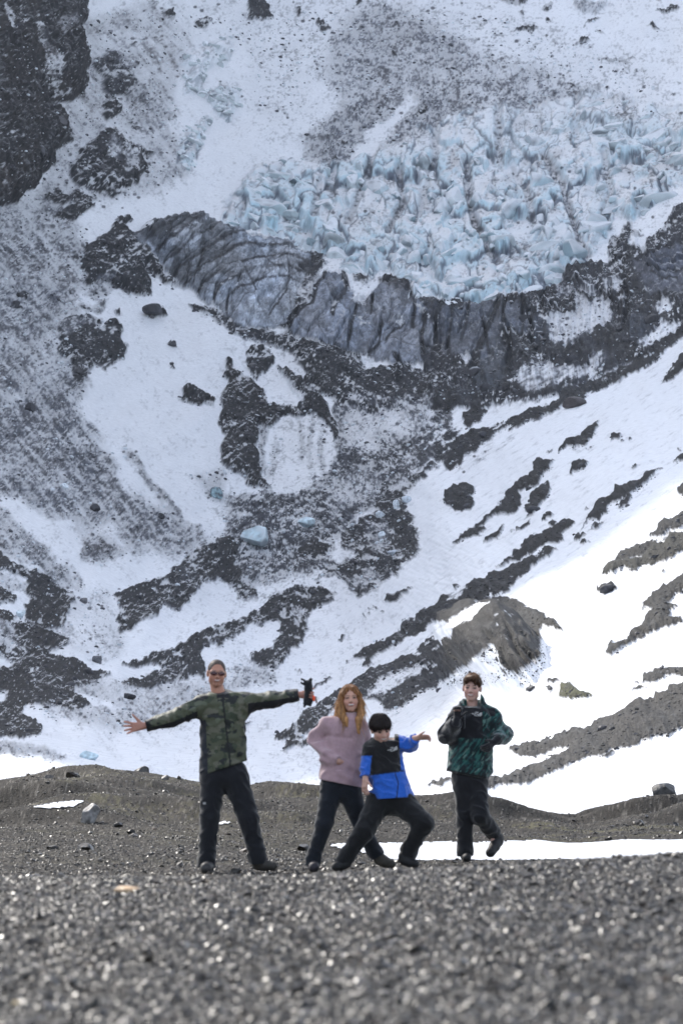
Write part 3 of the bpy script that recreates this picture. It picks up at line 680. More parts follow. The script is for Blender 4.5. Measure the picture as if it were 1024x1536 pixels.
amp = sstep(110, 270, v_ + 25 * ww1) * .85 + .15
hs = 20 * rnd(aid, 1) + 20 * avy * (.25 + .9 * aid) + 30 * avx * rnd(aid, 3)
hs += 9 * rnd(bid, 1) + 9 * bvy * (.1 + bid) + 16 * bvx * rnd(bid, 3)
hs += 1.8 * rnd(cid, 1) + 3 * cvx * rnd(cid, 3)
hs -= 13 * sstep(.12, .0, a2 - a1) + 5 * sstep(.09, 0, b2 - b1)
hs += .5 * fbm(u_ / 9, v_ / 9, 3, 551)
def blur(a, k):
    for ax in (0, 1):
        s = a.copy(); n = np.ones_like(a)
        for j in range(1, k + 1):
            s += np.roll(a, j, ax) + np.roll(a, -j, ax); n += 2
        a = s / n
    return a
hs = blur(blur(hs, 1), 1) * amp * .52
TROUGHS = [[(700,240),(703,290),(712,340),(730,368),(750,392)],[(747,165),(748,205),(749,240)],[(652,190),(653,230),(640,262)],[(815,225),(842,270),(858,330),(885,385)],[(598,255),(604,300),(580,345)],[(640,262),(632,300),(620,330)],[(560,230),(545,280),(520,330)],[(770,240),(790,290),(800,330)],[(905,230),(915,280),(900,330)],[(480,270),(470,320)]]
trm = np.zeros(U.shape, np.float32)
for k, q in enumerate(TROUGHS):
    sl, d = line_d(q, 14)
    trm[sl] = np.maximum(trm[sl], sstep(9, 2, d) * (1 if k in (0, 3, 4) else .7))
H[S] += ic * hs * (1 - .8 * trm[S])
H -= 9 * trm * ICE
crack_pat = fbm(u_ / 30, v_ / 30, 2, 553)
hv = -np.gradient(blur(H, 1), axis=0)[S] / STEP              # relief change going down the picture
steep = sstep(.05, -.7, hv)
fa_ = sstep(-.10, .40, avy + .35 * rnd(bid, 5) + .10 * kx); fb_ = sstep(-.05, .35, bvy + .08 * kx)
blue = ic * np.clip(.55 * fa_ * (.25 + .9 * aid) + .45 * fb_ * (.1 + bid) + .45 * steep, 0, 1) * (.25 + .75 * amp) * (1 - trm[S])
ICEC = np.array([.45, .58, .645]); ICED = np.array([.36, .54, .62])
deep = (blue * sstep(.6, 1., unif(fbm(u_ / 20, v_ / 30, 3, 565), .5)))[..., None]
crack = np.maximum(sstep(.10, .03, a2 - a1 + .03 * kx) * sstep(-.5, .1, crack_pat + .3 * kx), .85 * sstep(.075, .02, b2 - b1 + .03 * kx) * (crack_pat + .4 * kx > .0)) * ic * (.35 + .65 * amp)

PW = BASE + NRM * (H * PXM)[..., None]
_b = (PW[..., 2] - CAM_Z) / PW[..., 1]
U3 = (512 + FPX * PW[..., 0] / PW[..., 1] / (CT + ST * _b)).astype(np.float32)
V3 = (768 - FPX * np.tan(np.arctan(_b) - TH)).astype(np.float32)
W = np.maximum(W, .46 * trm * ICE)
W = np.maximum(W, ICE * (.10 + .22 * sstep(.4, .9, unif(fbm(U3 / 60, V3 / 40, 3, 573), .5))) * (1 - np.pad(np.clip(blue, 0, 1), ((iy0, NR - iy1), (ix0, 0)))))
ROCKM, n_a, right = bare(U3, V3)
ROCKM = np.clip(ROCKM - .8 * led, 0, 1)
u_, v_ = U3[S], V3[S]

# ---------- colour of the ground
SN = np.empty(U.shape + (3,), np.float32); SN[:] = (.80, .81, .84)
dirty = unif(fbm(U3 / 50, V3 / 38, 4, 601, gain=.6), .5)
dz = sstep(.04, .4, W)
SN *= (1 - (.06 + .22 * dz) * dirty * (1 - .4 * right))[..., None]
grn = unif(n_a, .5)
SN *= (1 - .30 * dz * grn * (1 - right))[..., None]
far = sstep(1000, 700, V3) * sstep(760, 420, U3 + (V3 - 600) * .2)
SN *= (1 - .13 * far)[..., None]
# glacier ice
SS = SN[S] * (1 - .10 * ic * amp)[..., None]
bl = np.clip(blue, 0, 1)[..., None]
SS = SS * (1 - bl) + (ICEC * (1 - deep) + ICED * deep) * bl
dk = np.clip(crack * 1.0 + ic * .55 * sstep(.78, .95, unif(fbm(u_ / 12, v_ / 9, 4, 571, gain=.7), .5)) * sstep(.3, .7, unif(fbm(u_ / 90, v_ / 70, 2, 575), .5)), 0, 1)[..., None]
SS = SS * (1 - dk) + np.array([.10, .12, .155]) * dk  # crevasse shade painted into the ice colour, with patches of dirt
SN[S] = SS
tint = unif(fbm(U3 / 13, V3 / 10, 4, 611, gain=.7), .5)
pep = unif(perlin(U3 / 2.1, V3 / 1.9, 621), .5)
soft_ = (1 - sstep(.55, .8, W))[..., None]
RC = RC * (1 - soft_) + (RC * .7 + np.array([.046, .048, .056])) * soft_
RCV = RC * .85 * (.50 + .85 * tint + .5 * (pep - .5))[..., None]
brown = unif(fbm(U3 / 70, V3 / 60, 3, 631), .5)[..., None]
RCV *= np.array([1.05, 1.0, .95]) * brown + np.array([.95, 1.0, 1.07]) * (1 - brown)
RCV += (np.maximum(MOUNDM, right * sstep(880, 1000, V3)) * .06 * sstep(.80, .97, pep))[..., None]
m3 = ROCKM[..., None]
RCV *= (1 - .66 * sstep(.6, .9, W) * (1 - .55 * MOUNDM) * (1 - SLAB) * (1 - .55 * sstep(860, 1000, V3) * right))[..., None]
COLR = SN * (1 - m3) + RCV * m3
ROUGH = .55 + .35 * ROCKM

# far edge fades into the basin floor in front: keep first rows low
idx = np.arange(NR * NC).reshape(NR, NC)
quads = np.stack([idx[:-1, :-1], idx[:-1, 1:], idx[1:, 1:], idx[1:, :-1]], -1).reshape(-1, 4)
def fmask(a): return ((a[:-1, :-1] + a[1:, 1:] + a[:-1, 1:] + a[1:, :-1]) * .25).reshape(-1)
ICEBIG = np.zeros(U.shape, np.float32); sl, d = poly_sd(ICEP[0]); ICEBIG[sl] = d < 0
CLM = np.zeros(U.shape, np.float32); sl, d = poly_sd(CLIFF); CLM[sl] = d < 0
WLM = np.zeros(U.shape, np.float32); sl, d = poly_sd(WALL); WLM[sl] = d < 0
GSL = (SLAB > .5).astype(np.float32)
fi = fmask(ICEBIG) > .5; fc = (fmask(CLM) > .5) & ~fi; fm = (fmask(MOUNDM) > .5) & ~fi & ~fc
fs = (fmask(GSL) > .5) & ~fi & ~fc & ~fm; fw = (fmask(WLM) > .5) & ~fi & ~fc & ~fm & ~fs
M_LAND = vmat('snow and rock', spec=.35, rough_attr=True, bump=.10, bump_scale=.9, var=.10, var_scale=1.3, bump2=[(5.0, .02)])
M_NEAR = vmat('loose gravel slope', spec=.4, rough_attr=True, bump=.09, bump_scale=5, var=.35, var_scale=9)
M_ICE = vmat('glacier ice', spec=.5, rough_attr=True, bump=.16, bump_scale=.5, var=.06, var_scale=.8)
flatPW = PW.reshape(-1, 3); flatC = COLR.reshape(-1, 3); flatR = ROUGH.reshape(-1)
sharpv = fmask(ROCKM * (1 - MOUNDM) * (W > .5)) > .7
def submesh(name, sel, mat):
    q = quads[sel]; used, inv = np.unique(q, return_inverse=True)
    me = mesh_np(name, flatPW[used], inv.reshape(-1, 4), mat, True, {'Col': flatC[used], 'Rough': flatR[used]}, sharp=sharpv[sel])
    return obj(name, me, kind='structure')
submesh('glacier', fi, M_ICE)
submesh('rock_cliff', fc, M_LAND)
submesh('gravel_mound', fm, M_NEAR)
submesh('grooved_rock_slab', fs, M_LAND)
submesh('rock_wall', fw, M_LAND)
submesh('snowy_mountainside', ~(fi | fc | fm | fs | fw), M_LAND)

def land(u, v):
    """world point of the terrain (with relief) at a photo pixel, local scale m/px, normal"""
    j = min(np.searchsorted(us, u), NC - 1); i = min(np.searchsorted(-vs, -v), NR - 1)
    return PW[i, j].copy(), float(PXM[i, j]), NRM[i, j].copy()

# ---------- added unseen ridge, its crest shaped along sun rays to shade the glacier
BND = [(420,1215,100),(560,1185,105),(650,1050,None),(735,925,None),(870,850,None),(960,790,None),(1030,745,None),(1150,650,None),(1360,480,None)]
cr_y, cr_z = [], []
XC = -330.0
for (u, v, d0) in BND:
    dd = d0 if d0 else float(depth(u, v))
    p = P(u, v, dd); t = (XC - p[0]) / SUN[0]
    q = p + t * SUN
    cr_y.append(q[1]); cr_z.append(q[2])
o_ = np.argsort(cr_y); cr_y = np.array(cr_y)[o_]; cr_z = np.array(cr_z)[o_]
print('ridge', [(round(a), round(b)) for a, b in zip(cr_y, cr_z)])
gy = np.concatenate([np.arange(150, 520, 7.0), np.arange(520, 2300, 20.0)]); gx = np.linspace(0, 1, 60)
GX, GY = np.meshgrid(gx, gy)
zc = np.interp(gy, np.concatenate([[200, cr_y[0] - 70, cr_y[0] - 12], cr_y, [cr_y[-1] + 120, cr_y[-1] + 400, cr_y[-1] + 800, 2300]]), np.concatenate([[20, cr_z[0] - 190, cr_z[0] - 30], cr_z, [cr_z[-1] + 150, cr_z[-1] + 380, cr_z[-1] + 560, cr_z[-1] + 600]]))
foot = -.222 * gy - 3
fz = np.interp(gy, [100, 200, 300, 420, 520, 600, 700, 1500, 2300], [0, 10, 40, 85, 150, 200, 250, 400, 480])
X = np.where(GX < .45, foot[:, None] + (XC - foot[:, None]) * np.minimum(GX / .45, 1), XC + (GX - .45) / .55 * (-520))
Z = np.where(GX < .45, fz[:, None] + np.maximum(zc - fz, 5)[:, None] * (GX / .45) ** .85, zc[:, None] * (1 - (GX - .45) / .55) - 5)
bump = (ridged(GY / 60, X / 60, 5, 701) - .2) * 26 * np.clip(np.abs(GX - .45) * 5, 0, 1) * sstep(0, .1, GX)
Z = Z + bump
rm = unif(fbm(X / 40, Z / 40, 4, 711), .5)[..., None] > .45
CR = np.where(rm, np.array([.07, .068, .07]), np.array([.78, .79, .83]))
id2 = np.arange(GX.size).reshape(GX.shape)
q2 = np.stack([id2[:-1, :-1], id2[:-1, 1:], id2[1:, 1:], id2[1:, :-1]], -1).reshape(-1, 4)
obj('shade_ridge', mesh_np('shade_ridge', np.stack([X, GY, Z], -1).reshape(-1, 3), q2, M_LAND, False, {'Col': CR.reshape(-1, 3), 'Rough': np.full(GX.size, .8)}), kind='structure')

# ================================================================== GRAVEL GROUND
def crest_z(x):          # blurred rise in front of the people
    return .385 + .060 * np.clip(x + .3, 0, 4)
HUMMOCKS = [(-120,190,46.5,45.5,.30),(100,345,43.5,45.5,.32),(-80,270,41,41.5,.34),(50,345,37,37.6,.27),(-60,200,34.2,34.8,.20),(230,420,50,49,.16),(375,530,47.5,48.5,.34),(360,520,41,42,.30),(330,470,36.5,37,.20),(540,710,46,47,.32),(520,700,40,39.5,.24),(650,1080,43.5,46.5,.46),(700,1100,51,52,.24),(560,640,51,51.5,.20),(880,1120,39,40.5,.25),(640,860,36.5,37,.16)]
def ground(x, y):
    x = np.asarray(x, np.float64); y = np.asarray(y, np.float64)
    front = crest_z(x) + .03 * sstep(7, 4, y)
    z = front * (1 - sstep(12.8, 18.2, y))
    und = fbm(x / 1.7 + 9, y / 2.6, 3, 801)
    z = z + .022 * und * (.45 + sstep(24, 32, y) * 2.0)
    # hummocks behind
    ang = x / np.maximum(y, 1)
    cu = ang * FPX + 512
    tv = np.interp(cu, [-400,0,60,100,160,230,300,345,400,440,490,560,620,700,760,860,950,1024,1400], [1182,1174,1161,1154,1153,1161,1173,1182,1186,1183,1187,1192,1195,1198,1213,1223,1206,1196,1180])
    crest = CAM_Z - 58.0 * (tv - HOR) / FPX
    crest = np.where(cu > 5000, 0, crest)
    rise = sstep(29, 58, y) ** .8
    fall = sstep(58, 74, y)
    z = z + crest * rise * (1 - fall) - 1.6 * fall
    hm = (1 - np.abs(perlin(x / 6.5 + 3 + .4 * perlin(x / 3, y / 4, 815), y / 8.5, 811)) * 2.4) * .8 + fbm(x / 2.6, y / 4.2, 3, 821) * .35 - .3
    wob = .8 * perlin(x / 2.4, y / 9, 817) + .35 * perlin(x / .8, y / 5, 819)
    for (ua, ub, ya, yb, hh) in HUMMOCKS:
        tt = np.clip((cu - ua) / (ub - ua), -1, 2)
        taper = sstep(-.12, .22, tt) * sstep(1.12, .78, tt) * (.75 + .5 * perlin(x / 1.6 + hh * 40, y * 0 + ya, 825))
        dyy = y - (ya + (yb - ya) * tt + wob)
        z = z + hh * taper * np.where(dyy < 0, np.exp(-(dyy / .75) ** 2), np.exp(-(dyy / 2.3) ** 2))
    z = z + .10 * hm * sstep(30.5, 37, y) * (1 - .9 * sstep(48, 56, y)) * (1 - fall * .5)
    z = z - .10 * sstep(24.5, 27, y) * (1 - sstep(30, 33, y)) * sstep(-1.5, 0.3, x)     # hollow that keeps the snow strip
    return z

gu = np.concatenate([np.arange(-5200, -420, 60.0), np.arange(-420, -20, 8.0), np.arange(-20, 1044, 2.0), np.arange(1044, 1450, 8.0), np.arange(1450, 6300, 60.0)])
gyv = [3.0]
while gyv[-1] < 92: gyv.append(gyv[-1] * 1.0042 + .004)
gyv = np.array(gyv)
GU, GYY = np.meshgrid(gu, gyv)
GXX = (GU - 512) / FPX * GYY
GZ = ground(GXX, GYY)
peb = fbm(GXX / .07, GYY / .07, 3, 831, gain=.8)
GZ = GZ + .006 * peb * np.clip(GYY / 25, .5, 1.6)
# visible row of every ground point, to lay out snow patches and lichen by survey
_b = (GZ - CAM_Z) / GYY
GV = 768 - FPX * np.tan(np.arctan(_b) - TH)
def gpoly(pts, wob=1.0):
    p = np.array(pts, np.float32)
    x = GU + 5 * wob * fbm(GXX / .8, GYY / 1.2, 3, 841); y = GV + 1.3 * wob * fbm(GXX / .5, GYY / .9, 3, 845)
    ins = np.zeros(x.shape, bool)
    for k in range(len(p)):
        a = p[k]; b = p[(k + 1) % len(p)]
        if a[1] != b[1]:
            ins ^= ((a[1] > y) != (b[1] > y)) & (x < (b[0] - a[0]) * (y - a[1]) / (b[1] - a[1]) + a[0])
    return ins
strip = (GYY > 25.6) & (GYY < 32) & gpoly([(482,1269),(520,1266),(600,1265),(750,1263),(850,1260),(1024,1253),(3500,1240),(3500,1300),(620,1300),(560,1283),(520,1275)], 1.3) & (GXX > -.32)
patch1 = gpoly([(52,1212),(80,1206),(124,1200),(130,1203),(112,1211),(80,1214)], .8)
patch2 = gpoly([(325,1234),(352,1233),(346,1237),(330,1238)], .5)
lichen = sstep(.50, .85, unif(fbm(GXX / 3.2, GYY / 3.5, 4, 851, gain=.65), .5))
lz = np.exp(-((GV - 1160) / 11) ** 2) * sstep(230, 60, GU) + np.exp(-((GV - 1245) / 14) ** 2) * sstep(560, 640, GU) + .5 * np.exp(-((GV - 1195) / 22) ** 2) * sstep(700, 640, GU) + .35
lz = lz + .9 * sstep(.05, .3, np.gradient(GZ, axis=0) / np.gradient(GYY, axis=0) * -1 + .12) * 0
lichen = np.clip(lichen * lz, 0, 1) * (GYY > 24) * sstep(.35, .7, unif(perlin(GXX / .09, GYY / .14, 855), .5))
gn = unif(fbm(GXX / .06, GYY / .09, 3, 861, gain=.9), .5)
gl = unif(fbm(GXX / 1.1, GYY / 1.8, 3, 865), .5)
GC = np.empty(GU.shape + (3,)); GC[:] = (.032, .0280, .0238)
GC *= (.45 + 1.1 * gn)[..., None] * (.6 + .8 * gl)[..., None]
spk = sstep(.80, .95, unif(perlin(GXX / .055, GYY / .075, 871) + .5 * perlin(GXX / .025, GYY / .03, 873), .5)) * (GYY > 17)
GC = GC * (1 - .8 * spk[..., None]) + np.array([.19, .172, .15]) * .8 * spk[..., None]
GC = GC * (1 - .62 * lichen[..., None]) + np.array([.135, .122, .062]) * .62 * lichen[..., None]
tan_ = np.exp(-(((GXX + .78) / .17) ** 2 + ((GYY - 12.6) / .55) ** 2) * 1.2) * sstep(.3, .6, unif(fbm(GXX / .1, GYY / .3, 3, 875), .5))
GC = GC * (1 - tan_[..., None]) + np.array([.42, .30, .18]) * tan_[..., None]
snow = strip | patch1 | patch2
GZ2 = GZ - 0.012 * peb * snow
M_GRAV = vmat('volcanic gravel', rough=.85, spec=.15, bump=.03, bump_scale=28, var=.4, var_scale=45)
M_SNOW = vmat('snow patch', rough=.5, spec=.3, bump=.01, bump_scale=5)
idg = np.arange(GU.size).reshape(GU.shape)
qg = np.stack([idg[:-1, :-1], idg[:-1, 1:], idg[1:, 1:], idg[1:, :-1]], -1).reshape(-1, 4)
GV3 = np.stack([GXX, GYY, GZ2], -1).reshape(-1, 3)
obj('gravel_ground', mesh_np('gravel_ground', GV3, qg, M_GRAV, True, {'Col': GC.reshape(-1, 3)}), kind='structure')
def snowsheet(msk, name):
    sel = fm_ = ((msk[:-1, :-1].astype(int) + msk[1:, 1:] + msk[:-1, 1:] + msk[1:, :-1]) >= 3).reshape(-1)
    q = qg[sel]; used, inv = np.unique(q, return_inverse=True)
    vv = GV3[used].copy(); vv[:, 2] += .016
    obj(name, mesh_np(name, vv, inv.reshape(-1, 4), M_SNOW, True, {'Col': np.tile([.82, .83, .86], (len(used), 1))}), kind='structure')
for m_ in (strip, patch1, patch2): snowsheet(m_, 'snow_patch')
# wide plain on both sides and behind the camera, one sheet to the horizon
wx = np.concatenate([[-2500, -1200, -600, -300], np.arange(-160, 161, 20.0), [300, 600, 1200, 2500]]); wy = np.concatenate([[-2500, -1000, -400], np.arange(-160, 101, 10.0)])
WX, WY = np.meshgrid(wx, wy)
WZ = -1.9 - .9 * sstep(60, 90, WY) + fbm(WX / 40, WY / 40, 3, 881) * .5 + 1.35 * sstep(14, 5, WY)
sn_ = unif(fbm(WX / 60 + 4, WY / 50, 3, 885), .5)[..., None]
near_ = (np.hypot(WX, WY - 15) < 35)[..., None]
WC = np.where((sn_ > .35) & ~near_, np.array([.8, .81, .84]), np.array([.09, .088, .085]))
idw = np.arange(WX.size).reshape(WX.shape)
obj('ground', mesh_np('ground', np.stack([WX, WY, WZ], -1).reshape(-1, 3), np.stack([idw[:-1, :-1], idw[:-1, 1:], idw[1:, 1:], idw[1:, :-1]], -1).reshape(-1, 4), M_LAND, True, {'Col': WC.reshape(-1, 3), 'Rough': np.full(WX.size, .8)}), kind='structure')
# ================================================================== LOOSE STONES
mst, nt, bs = newmat('basalt stones'); N = nt.nodes; L = nt.links
oi = N.new('ShaderNodeObjectInfo'); cr_ = N.new('ShaderNodeValToRGB'); els = cr_.color_ramp.elements
els[0].position = 0; els[0].color = (.010, .0080, .0065, 1); els[1].position = 1; els[1].color = (.30, .275, .25, 1)
for p_, c_ in ((.45, (.021, .0168, .0135, 1)), (.72, (.041, .0330, .0262, 1)), (.86, (.10, .088, .077, 1)), (.93, (.12, .085, .062, 1)), (.96, (.19, .175, .16, 1))):
    e_ = els.new(p_); e_.color = c_
L.new(oi.outputs['Random'], cr_.inputs[0])
tc = N.new('ShaderNodeTexCoord'); nz = N.new('ShaderNodeTexNoise'); nz.inputs['Scale'].default_value = 3.5; nz.inputs['Detail'].default_value = 4
L.new(tc.outputs['Object'], nz.inputs['Vector'])
mr = N.new('ShaderNodeMapRange'); mr.inputs[1].default_value = .3; mr.inputs[2].default_value = .7; mr.inputs[3].default_value = .5; mr.inputs[4].default_value = 1.15
L.new(nz.outputs['Fac'], mr.inputs[0])
mx = N.new('ShaderNodeMix'); mx.data_type = 'RGBA'; mx.blend_type = 'MULTIPLY'; mx.inputs[0].default_value = 1
L.new(cr_.outputs[0], mx.inputs[6]); L.new(mr.outputs[0], mx.inputs[7]); L.new(mx.outputs[2], bs.inputs['Base Color'])
bs.inputs['Roughness'].default_value = .36; bs.inputs['Specular IOR Level'].default_value = .38

def stones_tree(name, mat):
    ng = bpy.data.node_groups.new(name, 'GeometryNodeTree')
    ng.interface.new_socket('Geometry', in_out='INPUT', socket_type='NodeSocketGeometry')
    ng.interface.new_socket('Geometry', in_out='OUTPUT', socket_type='NodeSocketGeometry')
    n = ng.nodes; l = ng.links
    gi = n.new('NodeGroupInput'); go = n.new('NodeGroupOutput')
    m2p = n.new('GeometryNodeMeshToPoints'); l.new(gi.outputs[0], m2p.inputs['Mesh'])
    g2i = n.new('GeometryNodeGeometryToInstance')
    for k in range(5):
        ico = n.new('GeometryNodeMeshIcoSphere'); ico.inputs['Radius'].default_value = 1; ico.inputs['Subdivisions'].default_value = 2
        sp = n.new('GeometryNodeSetPosition'); tx = n.new('ShaderNodeTexNoise'); tx.noise_dimensions = '4D'
        tx.inputs['W'].default_value = k * 3.7; tx.inputs['Scale'].default_value = .8; tx.inputs['Detail'].default_value = 2
        ps = n.new('GeometryNodeInputPosition'); l.new(ps.outputs[0], tx.inputs['Vector'])
        sb = n.new('ShaderNodeVectorMath'); sb.operation = 'SUBTRACT'; sb.inputs[1].default_value = (.5, .5, .5); l.new(tx.outputs['Color'], sb.inputs[0])
        sc_ = n.new('ShaderNodeVectorMath'); sc_.operation = 'SCALE'; sc_.inputs['Scale'].default_value = 2.2; l.new(sb.outputs[0], sc_.inputs[0])
        l.new(ico.outputs['Mesh'], sp.inputs['Geometry']); l.new(sc_.outputs[0], sp.inputs['Offset'])
        tr = n.new('GeometryNodeTransform'); tr.inputs['Scale'].default_value = (1.25, .9 + .06 * k, .62 + .05 * (k % 3)); l.new(sp.outputs[0], tr.inputs['Geometry'])
        sm = n.new('GeometryNodeSetMaterial'); sm.inputs['Material'].default_value = mat; l.new(tr.outputs[0], sm.inputs['Geometry'])
        ss = n.new('GeometryNodeSetShadeSmooth'); ss.inputs['Shade Smooth'].default_value = False; l.new(sm.outputs[0], ss.inputs['Geometry'])
        l.new(ss.outputs[0], g2i.inputs[0])
    iop = n.new('GeometryNodeInstanceOnPoints'); iop.inputs['Pick Instance'].default_value = True
    l.new(m2p.outputs[0], iop.inputs['Points']); l.new(g2i.outputs[0], iop.inputs['Instance'])
    for an, ty, so_ in (('pid', 'INT', 'Instance Index'), ('rot', 'FLOAT_VECTOR', 'Rotation'), ('scl', 'FLOAT', 'Scale')):
        na = n.new('GeometryNodeInputNamedAttribute'); na.data_type = ty; na.inputs['Name'].default_value = an
        l.new(na.outputs['Attribute'], iop.inputs[so_])
    l.new(iop.outputs[0], go.inputs[0])
    return ng

def scatter(name, x, y, z, scl, tree, label):
    k = len(x)
    me = bpy.data.meshes.new(name); me.vertices.add(k)
    me.vertices.foreach_set('co', np.stack([x, y, z], -1).astype(np.float32).ravel())
    a = me.attributes.new('scl', 'FLOAT', 'POINT'); a.data.foreach_set('value', scl.astype(np.float32))
    a = me.attributes.new('pid', 'INT', 'POINT'); a.data.foreach_set('value', RNG.integers(0, 5, k).astype(np.int32))
    rot = np.stack([RNG.normal(0, .35, k), RNG.normal(0, .35, k), RNG.uniform(0, 6.28, k)], -1).astype(np.float32)
    a = me.attributes.new('rot', 'FLOAT_VECTOR', 'POINT'); a.data.foreach_set('vector', rot.ravel())
    o = obj(name, me, kind='stuff', label=label)
    md = o.modifiers.new('stones', 'NODES'); md.node_group = tree
    return o
ST_TREE = stones_tree('loose stones', mst)
def fan(n, y0, y1, p, mg=.08):
    """n points over the visible fan, density falling with distance as y**-p"""
    r = RNG.random(n); e = 2 - p
    y = (y0 ** e + r * (y1 ** e - y0 ** e)) ** (1 / e)
    ang = RNG.uniform(-.132 - mg, .132 + mg, n)
    return ang * y, y
xs, ys, ss_ = [], [], []
for n_, y0, y1, p_, s0, sg in ((380000, 4.0, 17, .8, .0036, .5), (9000, 4.0, 19, .7, .0078, .38), (190000, 14, 72, 1.2, .0058, .45), (1600, 17, 70, .8, .016, .4), (25, 7, 22, .5, .018, .25), (120, 24, 66, .5, .04, .45)):
    x, y = fan(n_, y0, y1, p_); xs.append(x); ys.append(y); ss_.append(s0 * np.exp(RNG.normal(0, sg, n_)))
for n_, y0, y1, p_, s0, sg in ((60000, 4, 40, 1.0, .009, .5), (6000, 4, 60, 1.0, .02, .5)):
    x, y = fan(n_, y0, y1, p_, .75); far_ = np.abs(x / y) > .19; x, y = x[far_], y[far_]; xs.append(x); ys.append(y); ss_.append(s0 * np.exp(RNG.normal(0, sg, len(x))))
xs = np.concatenate(xs); ys = np.concatenate(ys); ss_ = np.concatenate(ss_)
# height read off the ground mesh itself
def ground_mesh_z(x, y):
    cu = x / y * FPX + 512
    j = np.clip(np.searchsorted(gu, cu) - 1, 0, len(gu) - 2); i = np.clip(np.searchsorted(gyv, y) - 1, 0, len(gyv) - 2)
    fa = np.clip((cu - gu[j]) / (gu[j + 1] - gu[j]), 0, 1); fb = np.clip((y - gyv[i]) / (gyv[i + 1] - gyv[i]), 0, 1)
    return (GZ[i, j] * (1 - fa) + GZ[i, j + 1] * fa) * (1 - fb) + (GZ[i + 1, j] * (1 - fa) + GZ[i + 1, j + 1] * fa) * fb, snow[i, j] | snow[i + 1, j + 1] | snow[i, j + 1]
zs, on = ground_mesh_z(xs, ys)
# looser and denser areas
dn = unif(fbm(xs / .35, ys / .6, 3, 901), .5)
keep = ~(on & (ss_ < .3)) & (RNG.random(len(xs)) < .35 + .8 * dn)
scatter('gravel', xs[keep], ys[keep], (zs + ss_ * .25)[keep], ss_[keep], ST_TREE, 'dark glittering volcanic gravel covering the foreground')
# ================================================================== ICE BLOCKS, RUBBLE AND BOULDERS
import bmesh
def _ico(sub):
    bm = bmesh.new(); bmesh.ops.create_icosphere(bm, subdivisions=sub, radius=1.0)
    v = np.array([x.co[:] for x in bm.verts]); f = np.array([[x.index for x in q.verts] for q in bm.faces]); bm.free(); return v, f
ICO2, ICO3, ICO4 = _ico(2), _ico(3), _ico(4)
def hewn(rg, ico, planes=9, lo=.45, hi=.82, upright=.0):
    """an angular block: a ball cut by random planes"""
    v = ico[0].copy()
    for k in range(planes):
        n = rg.normal(0, 1, 3)
        if rg.random() < upright: n[2] *= .15
        n /= np.linalg.norm(n); o = rg.uniform(lo, hi)
        v -= n * np.maximum(v @ n - o, 0)[:, None]
    return v
def vnormals(v, f):
    n = np.cross(v[f[:, 1]] - v[f[:, 0]], v[f[:, 2]] - v[f[:, 0]])
    out = np.zeros_like(v)
    for k in range(3): np.add.at(out, f[:, k], n)
    return out / (np.linalg.norm(out, axis=1, keepdims=True) + 1e-9)
_ui = np.arange(-60, 1100, 3); _vi = np.arange(-60, 1210, 3)
# index of the terrain vertex seen at a photo pixel
_look = np.full((len(_vi), len(_ui)), -1, np.int64)
_ok = (U3 > -60) & (U3 < 1096) & (V3 > -60) & (V3 < 1206)
_a = np.round((V3[_ok] + 60) / 3).astype(int); _b2 = np.round((U3[_ok] + 60) / 3).astype(int)
_look[np.clip(_a, 0, len(_vi) - 1), np.clip(_b2, 0, len(_ui) - 1)] = np.flatnonzero(_ok.ravel())
def seen(u, v):
    a = int(round((v + 60) / 3)); b = int(round((u + 60) / 3))
    for r in range(0, 5):
        w_ = _look[max(a - r, 0):a + r + 1, max(b - r, 0):b + r + 1]
        if (w_ >= 0).any():
            i = int(w_[w_ >= 0][0]); return flatPW[i], float(PXM.ravel()[i]), NRM.reshape(-1, 3)[i]
    return None
def many(name, items, mat, ico, colf, planes, upright, kind, label=None, smooth=False, seed=3, lo=.45, hi=.82, flow=None):
    # items hold u, v, size in px, aspect, sink; with a flow angle the blocks lie along the slope
    rg = np.random.default_rng(seed); VV, FF, CC = [], [], []; n0 = 0
    protos = [hewn(rg, ico, planes, lo, hi, upright) for _ in range(60)]
    for (u, v, sz, asp, sink) in items:
        q = seen(u, v)
        if q is None: continue
        p, px, nr = q
        b = protos[rg.integers(60)] * np.array(asp)
        a = rg.uniform(0, 6.28); t = rg.normal(0, .22); ca, sa = math.cos(a), math.sin(a); ct, st_ = math.cos(t), math.sin(t)
        if flow is None: b = b @ np.array([[ct, 0, -st_], [0, 1, 0], [st_, 0, ct]]).T @ np.array([[ca, -sa, 0], [sa, ca, 0], [0, 0, 1]]).T
        else:
            fa = flow(u, v) + rg.normal(0, .22)
            dn = np.array([0, 0, -1.]) + nr * nr[2]; dn /= np.linalg.norm(dn); ac = np.cross(dn, nr)
            al = dn * math.cos(fa) + ac * math.sin(fa); up_ = nr * .75 + np.array([0, 0, .5]) + al * rg.normal(0, .22); up_ -= al * (up_ @ al); up_ /= np.linalg.norm(up_)
            b = b @ np.stack([np.cross(al, up_), al, up_])
        b = b * sz * px * .5
        nrm = vnormals(b, ico[1])
        w = b + p + np.array([0, 0, 1.]) * sz * px * .5 * asp[2] * sink
        VV.append(w); FF.append(ico[1] + n0); n0 += len(w); CC.append(colf(rg, w, nrm, u, v))
    V_ = np.concatenate(VV); F_ = np.concatenate(FF); C_ = np.concatenate(CC)
    return obj(name, mesh_np(name, V_, F_, mat, smooth, {'Col': C_, 'Rough': np.full(len(V_), .6)}), kind=kind, label=label)
rg = np.random.default_rng(77)
def inpoly(u, v, p):
    ins = False
    for k in range(len(p)):
        a, b = p[k], p[(k + 1) % len(p)]
        if (a[1] > v) != (b[1] > v) and u < (b[0] - a[0]) * (v - a[1]) / (b[1] - a[1]) + a[0]: ins = not ins
    return ins
